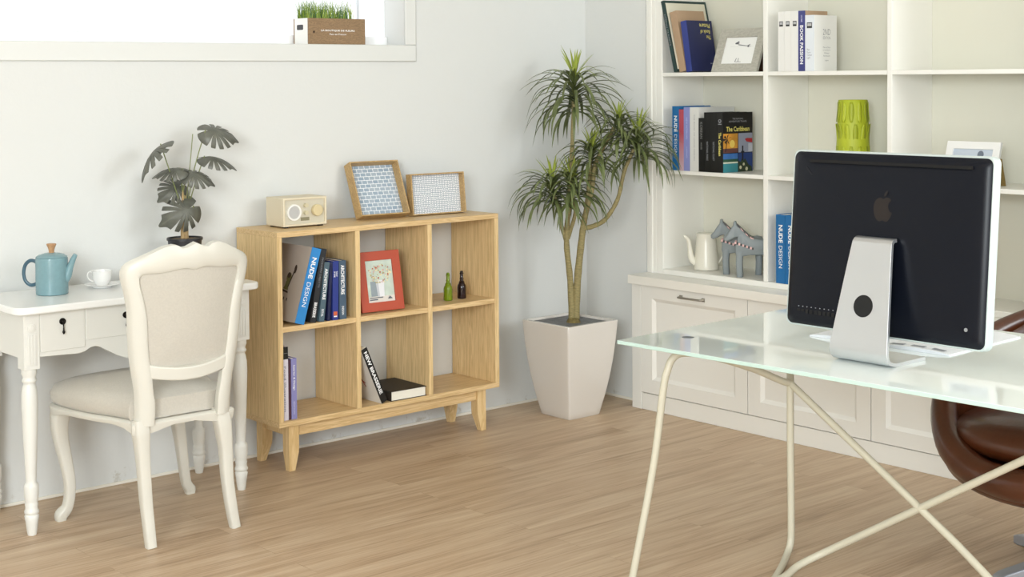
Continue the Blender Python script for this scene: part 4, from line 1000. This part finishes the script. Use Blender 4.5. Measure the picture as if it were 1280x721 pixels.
# top shelf, second compartment
WG = 'white and blue books on the top shelf'
CW = C('cover_paper_white', 'EEEDE8', .5); CWB = C('cover_cool_white', 'E6EBF0', .5); PUR = C('cover_violet_blue', '3E4180', .4)
def lab(o, y, z, w_, h_):
    art(o, 'spine_label', [(TXK, rect(-w_/2, w_/2, -h_/2, h_/2)), (C('label_grey', 'BDBDBD'), rect(-w_*.4, w_*.4, -h_*.15, h_*.35))], (0, y, z), (0, -1, 0), (0, 0, 1))
ys = [-1.196, -1.2295, -1.2665, -1.3043, -1.3405, -1.387]
lbs = ['thin white book with black label, left end of the white and blue row', 'thin white book with black label, second from left in the white and blue row', 'white book with black label beside the violet spine']
for i in range(3):
    o = book(lbs[i], (.0, ys[i], S3), SR(0), ys[i]-ys[i+1]-.0008, .256, .17, CW, CW, group=WG); lab(o, -(ys[i]-ys[i+1])/2, .203, .020, .022)
book('violet blue book titled BOOK PASSION on the top shelf', (.0, ys[3], S3), SR(0), .0355, .256, .155, TAN, PUR, group=WG,
     spine_texts=[('BOOK PASSION', .112, .165, .017, TXW, .03), ('HOME', .222, .03, .009, C('print_lilac', 'B9B8DA'), .02)])
o = book('thick white book with 2ND EDITION cover at right of the white and blue row', (.0, ys[4], S3), SR(0), .0455, .236, .158, CW, CWB, group=WG,
     cover_texts=[('2ND', .088, .165, .052, .026, TXG, -.01), ('EDITION', .088, .140, .050, .012, TXG, -.01), ('Plan and Form', .088, .10, .050, .006, TXG, 0), ('Living Spaces', .088, .088, .050, .006, TXG, 0), ('Colour', .088, .076, .035, .006, TXG, 0), ('Furniture', .088, .064, .045, .006, TXG, 0), ('Light', .088, .044, .025, .006, TXG, 0)])
lab(o, -.0228, .193, .027, .024)
text(o, 'Plan\nForm\nColour\nLight', (0, -.0228, .072), (0, -1, 0), (0, 0, 1), .026, .045, TXG, 'spine_title', 0)
# second row, left compartment
S2 = 1.118+.0004
MG = 'books standing in the second row of the white shelving'
yy = [-.5763, -.6184, -.6472, -.6852, -.7394, -.7727, -.8111, -.8486, -.8844]
NB2 = C('cover_nude_blue', '1F6BA6'); 
book('blue book titled NUDE DESIGN at the left end of the second row', (.0, yy[0], S2), SR(0), .0415, .296, .22, NB2, NB2, group=MG, spine_texts=[('NUDE', .215, .075, .019, TXW, .03), ('DESIGN', .118, .095, .017, TXW, 0)])
PK = bpy.data.materials.new('cover_pink_fade'); PK.use_nodes = True
_n = PK.node_tree; _t = _n.nodes.new('ShaderNodeTexCoord'); _s = _n.nodes.new('ShaderNodeSeparateXYZ'); _r = _n.nodes.new('ShaderNodeValToRGB'); _n.links.new(_t.outputs['Object'], _s.inputs[0])
_m = _n.nodes.new('ShaderNodeMath'); _m.operation = 'MULTIPLY'; _m.inputs[1].default_value = 3.5; _n.links.new(_s.outputs[2], _m.inputs[0]); _n.links.new(_m.outputs[0], _r.inputs[0]); _n.links.new(_r.outputs[0], _n.nodes['Principled BSDF'].inputs['Base Color'])
_r.color_ramp.elements[0].position = .0; _r.color_ramp.elements[0].color = lin('D3B6C0'); _r.color_ramp.elements[1].position = .6; _r.color_ramp.elements[1].color = lin('B84E5C')
book('pink book fading paler at the foot, second in the row beside NUDE DESIGN', (.0, yy[1]-.0003, S2), SR(0), .0283, .282, .20, PK, PK, group=MG)
book('periwinkle blue book between the pink and the white books in the second row', (.0, yy[2]-.0003, S2), SR(0), .0375, .292, .20, C('cover_periwinkle', '8D93CB'), C('cover_periwinkle', '8D93CB'), group=MG, spine_texts=[('NEW INTERIORS', .195, .10, .009, C('print_lilac2', 'B9C0E8'), .01), ('LIVING', .085, .05, .008, C('print_lilac2', 'B9C0E8'), .01)])
book('large white book in the middle of the second row', (.0, yy[3]-.0003, S2), SR(0), .0538, .292, .25, C('cover_soft_white', 'DDDDD8'), C('cover_soft_white', 'DDDDD8'), group=MG, spine_texts=[('THE BOOK OF LIVING DESIGN', .155, .21, .006, TXG, 0)])
book('shorter black book beside the large white book in the second row', (-.002, yy[4]-.0005, S2), SR(0), .0325, .244, .20, BLACK, BLACK, group=MG, spine_texts=[('KOREAN', .188, .075, .014, C('print_dim', '8B8B88'), .0), ('HOUSE', .117, .032, .009, C('print_dim', '8B8B88'), .01)])
book('black guidebook, left of the pair with small white titles', (-.002, yy[5]-.0005, S2), SR(0), .0378, .270, .20, BLACK, BLACK, group=MG, spine_texts=[('NATIONAL PARKS', .095, .085, .011, TXG, .01)])
book('black guidebook, right of the pair with small white titles', (-.002, yy[6]-.0005, S2), SR(0), .0368, .270, .20, BLACK, BLACK, group=MG, spine_texts=[('NATIONAL COAST', .095, .085, .011, TXG, .01)])
cb = book('black guidebook titled The Caribbean with four photos on its cover', (-.002, yy[7]-.0005, S2), SR(0), .0355, .270, .205, BLACK, BLACK, group=MG,
     spine_texts=[('The Caribbean', .128, .105, .015, TXY, .02)], cover_texts=[('The Caribbean', .103, .195, .160, .022, TXY, .02), ('THE NATURAL', .103, .241, .075, .008, TXG, .02), ('ADVENTURE TRAVEL', .103, .229, .125, .008, TXG, .02)])
art(cb, 'spine_emblem', [(TXG, disc(0, 0, .009)), (TXG, rect(-.01, .01, -.016, -.012)), (BLACK, disc(0, .001, .004))], (0, -.018, .232), (0, -1, 0), (0, 0, 1))
SUN = mat('print_sunset', 'D99A3A', .4, noise=.3, nscale=20); SEA = C('print_sea', '3F8E96', .4); SKY = mat('print_sky', '3F74B8', .4, noise=.12, nscale=25); HAZ = C('print_haze', '9AA0B2'); DB = C('print_deep_blue', '24407E'); GRv = mat('print_foliage', '2D3D28', .5, noise=.5, nscale=90)
q = [(SUN, rect(0, .1, .088, .175)), (C('print_glow', 'F1D266'), disc(.062, .128, .018)), (C('print_dusk', '6A4440'), rect(0, .1, .088, .108)), (HAZ, rect(.104, .202, .088, .175)), (SKY, rect(0, .1, .0, .085)), (SEA, rect(0, .1, .0, .042)), (C('print_sand', 'D8DCC8'), rect(0, .1, .040, .047)), (C('print_palms', '2F5A44'), rect(0, .1, .047, .060)), (DB, rect(.104, .202, .0, .085)),
     (GRv, [(.104, 0), (.2, 0), (.196, .022), (.175, .03), (.15, .06), (.138, .05), (.13, .07), (.12, .045), (.104, .05)]), (C('print_tower', '1C1A22'), rect(.128, .138, .05, .118)), (C('print_tower', '1C1A22'), rect(.122, .145, .086, .094)), (C('print_red_roof', 'B5262C'), [(.148, .148), (.16, .136), (.2, .13), (.2, .15), (.165, .152)]), (C('print_house', 'C9CCD6'), rect(.172, .202, .09, .128)),
     (C('print_tower', '1C1A22'), [(.012, .092), (.017, .092), (.030, .150), (.026, .151)]), (C('print_flower', 'D6D3B0'), disc(.118, .02, .008)), (C('print_flower', 'D6D3B0'), disc(.140, .034, .007)), (C('print_flower', 'D6D3B0'), disc(.160, .012, .009))]
for a in range(6):
    an = R_(20+a*52); q.append((C('print_tower', '1C1A22'), [(.027, .150), (.027+.03*math.cos(an), .152+.02*math.sin(an)), (.027+.028*math.cos(an+.35), .146+.02*math.sin(an+.35))]))
art(cb, 'cover_photos', q, (.002, -.0355, .0), (1, 0, 0), (0, 0, 1), ext=.0002)

# ---- bottom row: pot, horses, books
S1 = .653+.0004
EN = C('cream_enamel', 'EDE9DA', .25)
wc = thing('enamel_jug', 'cream enamel coffee pot with curved spout in the lower left white compartment', 'jug', (.125, -.672, S1), math.atan2(-.656, .755))
b = MB(); b.lathe([(.052, 0), (.0575, .002), (.0585, .006), (.0575, .02), (.054, .055), (.0475, .13), (.0455, .158), (.0465, .162), (.0465, .168), (.042, .170), (.010, .172)], 40); b.build('pot_body', EN, wc, smooth=True)
b = MB(); b.tube(smoothpath([(-.045, 0, .030), (-.062, 0, .042), (-.072, 0, .066), (-.076, 0, .100), (-.082, 0, .135), (-.096, 0, .152), (-.104, 0, .158)], 5), lerp_rad([.016, .017, .0145, .0115, .009, .0075, .0065], 5), 14); b.build('spout', EN, wc, smooth=True)
b = MB(); b.tube(smoothpath([(.044, 0, .150), (.062, 0, .158), (.092, 0, .156), (.103, 0, .140), (.098, 0, .115), (.080, 0, .070), (.058, 0, .030)], 4), .0042, 8); b.build('handle', EN, wc, smooth=True)
HG = mat('horse_grey_paint', '8A9294', .5); HP = C('harness_pink', 'E0B4AC'); HK = C('harness_dark', '2B2526')
def horse(label, loc, rz):
    o = thing('wooden_horse', label, 'ornament', loc, rz, 'carved grey horses in the lower left compartment')
    # profile in xz, head toward +x
    torso = [(-.098, .170), (-.104, .150), (-.104, .115), (-.098, .098), (-.070, .098), (-.030, .100), (.020, .098), (.050, .092), (.078, .092), (.083, .112), (.082, .140), (.074, .160), (.072, .180), (.084, .176), (.104, .164), (.122, .158), (.130, .164), (.132, .176), (.118, .192), (.104, .214), (.093, .228), (.090, .246), (.083, .250), (.077, .246), (.076, .234), (.062, .222), (.040, .200), (.020, .182), (.000, .174), (-.040, .170), (-.075, .176)]
    b = MB(); n = len(torso); cxm, czm = 0, .14
    lay = [(-.030, .80), (-.027, .93), (-.018, 1), (.018, 1), (.027, .93), (.030, .80)]
    # inset along normals approximated by local averaging
    def inset(i, k):
        p0, p, p1 = torso[i-1], torso[i], torso[(i+1) % n]
        t = Vector((p1[0]-p0[0], p1[1]-p0[1])).normalized(); nn = Vector((t.y, -t.x))
        return (p[0]-nn.x*k*(-1), p[1]-nn.y*k*(-1))
    rings = []
    area_ = sum(torso[i-1][0]*torso[i][1]-torso[i][0]*torso[i-1][1] for i in range(n)); sgn = 1 if area_ > 0 else -1
    for y, f in lay:
        k = (1-f)*.028
        rr2 = []
        for i in range(n):
            p0, p, p1 = torso[i-1], torso[i], torso[(i+1) % n]
            t = Vector((p1[0]-p0[0], p1[1]-p0[1])).normalized(); nn = Vector((-t.y, t.x))*sgn
            hd = max(0, (p[1]-.17)/.08); yy_ = y*(1-.38*min(1, hd))
            rr2.append(b.bm.verts.new((p[0]+nn.x*k, yy_, p[1]+nn.y*k)))
        rings.append(rr2)
    for i in range(len(rings)-1):
        for j in range(n): b.face([rings[i][j], rings[i][(j+1) % n], rings[i+1][(j+1) % n], rings[i+1][j]])
    b.face(rings[0][::-1]); b.face(rings[-1])
    for x0, sy in ((.062, .015), (.062, -.015), (-.082, .015), (-.082, -.015)):
        b.tube([(x0, sy, 0), (x0, sy, .002), (x0+(.003 if x0 > 0 else -.003), sy, .06), (x0, sy, .115)], [.0135, .0145, .0150, .0165], 12, square=True)
    b.build('carved_body', HG, o, smooth=True, ang=50)
    # harness: chest strap, mane trim, bridle
    b = MB()
    for i, y in enumerate((-.0305, .0305)):
        s = -1 if y < 0 else 1
        for k in range(10):
            x = -.0+k*.0085; z = .128+.0028*k; b.m(HP if k % 2 else HK)
            b.box(x, x+.0085, min(y, y+s*.0012), max(y, y+s*.0012), z-.004, z+.006)
    b.m(HP); b.box(.0825, .0845, -.026, .026, .148, .156); b.m(HK); b.box(.0825, .0848, -.026, .026, .1455, .1485)
    b.build('chest_strap', None, o)
    b = MB(); crest = [(.076, .236), (.062, .224), (.050, .212), (.040, .202), (.030, .193), (.020, .184), (.004, .177)]
    for k in range(len(crest)-1):
        (xa, za), (xb, zb2) = crest[k], crest[k+1]; wy = .0195 if k < 3 else .025
        b.m(HK); b.prism([(xa, za+.002), (xb, zb2+.002), (xb-.002, zb2-.002), (xa-.002, za-.002)], -wy, wy, 'y')
        b.m(HP if k % 2 else HK); b.prism([(xa-.002, za-.002), (xb-.002, zb2-.002), (xb-.006, zb2-.010), (xa-.006, za-.010)][::1], -wy-.003, wy+.003, 'y')
    b.build('mane_trim', None, o)
    b = MB(); b.m(C('harness_light', 'B9BDBB')); b.prism([(.070, .188), (.120, .172), (.121, .178), (.072, .195)], -.0195, .0195, 'y'); b.m(HP); b.prism([(.066, .186), (.073, .190), (.068, .222), (.062, .218)], -.0205, .0205, 'y'); b.build('bridle', None, o)
    return o
HR = R_(128)
horse('grey carved horse with pink trimmed harness, nearer the coffee pot', (.115, -.8850, S1), HR)
horse('grey carved horse with pink trimmed harness, nearer the divider', (.085, -.9900, S1), HR)
for i, lb in ((0, 'blue book titled NUDE DESIGN, left of the pair beside the horses'), (1, 'blue book titled NUDE DESIGN, right of the pair half behind the computer')):
    book(lb, (.0, -1.183-.052*i, S1), SR(0), .0505, .298, .22, NB2, NB2, group='blue books in the lower second compartment', spine_texts=[('NUDE', .215, .078, .022, TXW, .03), ('DESIGN', .115, .097, .020, TXW, 0)])

# ---- lime vase
LM = mat('lime_paper', 'B3BE2A', .5); LM2 = mat('lime_shade_paper', 'A1AC22', .5)
vs_ = thing('lime_vase', 'lime green vase wrapped in cut leaf shapes on the middle shelf', 'vase', (.10, -1.512, S2))
b = MB(); b.lathe([(.068, 0), (.072, .004), (.070, .10), (.066, .2), (.0605, .328), (.0590, .330), (.0570, .326), (.054, .30)], 40); b.build('vase_body', LM, vs_, smooth=True)
for row in range(4):
    z1 = .325-.092*row; npet = 12
    for k in range(npet):
        if z1 < .08: continue
        a = 2*PI*(k+.5*(row % 2))/npet; r1 = .0612+.0030*row; up = row % 2 == 0
        b = MB(); rws = []
        for i in range(9):
            u = i/8; z = z1-.004-u*.084
            lift = .0008+(.006*u**2 if up else .006*(1-u)**2)+.0012
            hwid = .0135*(math.sin(PI*(.12+.80*(u if up else 1-u)))**.8)*.72+.001
            rws.append([b.bm.verts.new(((r1+lift)*math.cos(a+s*hwid/r1), (r1+lift)*math.sin(a+s*hwid/r1), z)) for s in (-1, 0, 1)])
        for i in range(8):
            for s in range(2): b.face([rws[i][s], rws[i][s+1], rws[i+1][s+1], rws[i+1][s]])
        b.build('leaf_cutout', LM2 if k % 2 else LM, vs_, smooth=True, ang=0, solid=.0012)
# ---- white frame behind the computer
def pic_blue(o, x0, x1, z0, z1, y):
    w_ = x1-x0; h_ = z1-z0; q = [(C('print_pale_blue', 'C6D0DC'), rect(0, w_, 0, h_)), (C('print_slate', '6C7685'), disc(w_*.69, h_*.82, w_*.08, h_*.14)), (C('print_slate2', '98A2AE'), rect(w_*.1, w_*.5, h_*.1, h_*.3)), (C('print_slate2', '98A2AE'), disc(w_*.35, h_*.55, w_*.15, h_*.1))]
    art(o, 'photo_print', q, (x0, y, z0), (1, 0, 0), (0, 0, 1), ext=.0003)
picframe('white picture frame with a pale blue print, half hidden behind the computer', (.060, -1.957, S2), (R_(-17), 0, R_(-90)), .235, .178, .030, .014, C('frame_white', 'F5F5F2', .35), C('frame_card_w', 'E8E8E2'), pic_blue, None, (R_(33), C('frame_back_tan', '8A7440', .7)), strut_x=.9)

# ================================================================== WINDOW SILL PLANTER
CR = wood('crate_wood', '80684E', '9C8060', (3, 9, 9), .6, coarse=8)
pc = thing('window_planter', 'brown wooden crate planter with glare-whitened end panel on the window sill', 'planter', (-1.611, .002, WZ0))
b = MB(); WC, DC, HC = .290, .118, .110
b.box(0, WC, 0, .009, 0, HC); b.box(0, WC, DC-.009, DC, 0, HC); b.box(WC-.009, WC, .009, DC-.009, 0, HC); b.box(.009, WC-.009, .009, DC-.009, 0, .01); b.build('crate_body', CR, pc, bevel=.001)
b = MB(); b.box(0, .009, .0092, DC-.0092, 0, HC); e_ = b.build('end_panel', C('glare_white_board', 'F2F0EA', .6), pc); e_['label'] = 'wooden end panel coloured white as window glare'  # window glare on the end board is put into its white colour
b = MB(); b.prism([(y+.066, z+.072) for y, z in rrect(-.024, .024, -.011, .011, .005, 3)], -.0006, .002, 'x'); b.build('hand_hole', C('hole_dark', '4C4C4E', .8), e_)
text(pc, 'LA BOUTIQUE DE FLEURS', (.148, 0, .058), (1, 0, 0), (0, 0, 1), .172, .0085, TXW, 'lettering', .02)
text(pc, 'Fait en France', (.148, 0, .043), (1, 0, 0), (0, 0, 1), .085, .0065, TXW, 'lettering', .01)
b = MB(); b.prism(disc(.026, .052, .005, n=12), -.0005, .001, 'y'); b.build('knot', C('knot_dark', '3E2A1A', .8), pc)
b = MB(); b.box(.0095, WC-.0095, .0095, DC-.0095, .0105, HC-.012); b.build('soil', mat('soil', '6B5C45'), pc)
gr = MB(); rg = random.Random(5)
GRM = [mat('grass_blade_a', '7E9A3C', .5), mat('grass_blade_b', '5F8050', .5), mat('grass_blade_c', 'A9BC55', .5)]
for i in range(420):
    gr.m(GRM[rg.randrange(3)]); x = rg.uniform(-.03, WC*.9-.02); x = min(max(x, .012), WC-.05); y = rg.uniform(.014, DC-.014); h = rg.uniform(.045, .098); a = rg.uniform(0, 2*PI); ln = rg.uniform(.005, .035); wv = .0022
    pv = None
    for s in range(4):
        u = s/3; q = Vector((x+math.cos(a)*ln*u*u, y+math.sin(a)*ln*.6*u*u, HC-.013+h*u)); hw = wv*(1-u*.9); row = [gr.bm.verts.new(q+Vector((-hw, 0, 0))), gr.bm.verts.new(q+Vector((hw, 0, 0)))]
        if pv: gr.face([pv[0], pv[1], row[1], row[0]])
        pv = row
go = gr.build('grass', None); go.location = (-1.611, .002, WZ0); tag(go, 'short artificial grass growing in the window crate', 'grass', None, 'stuff')
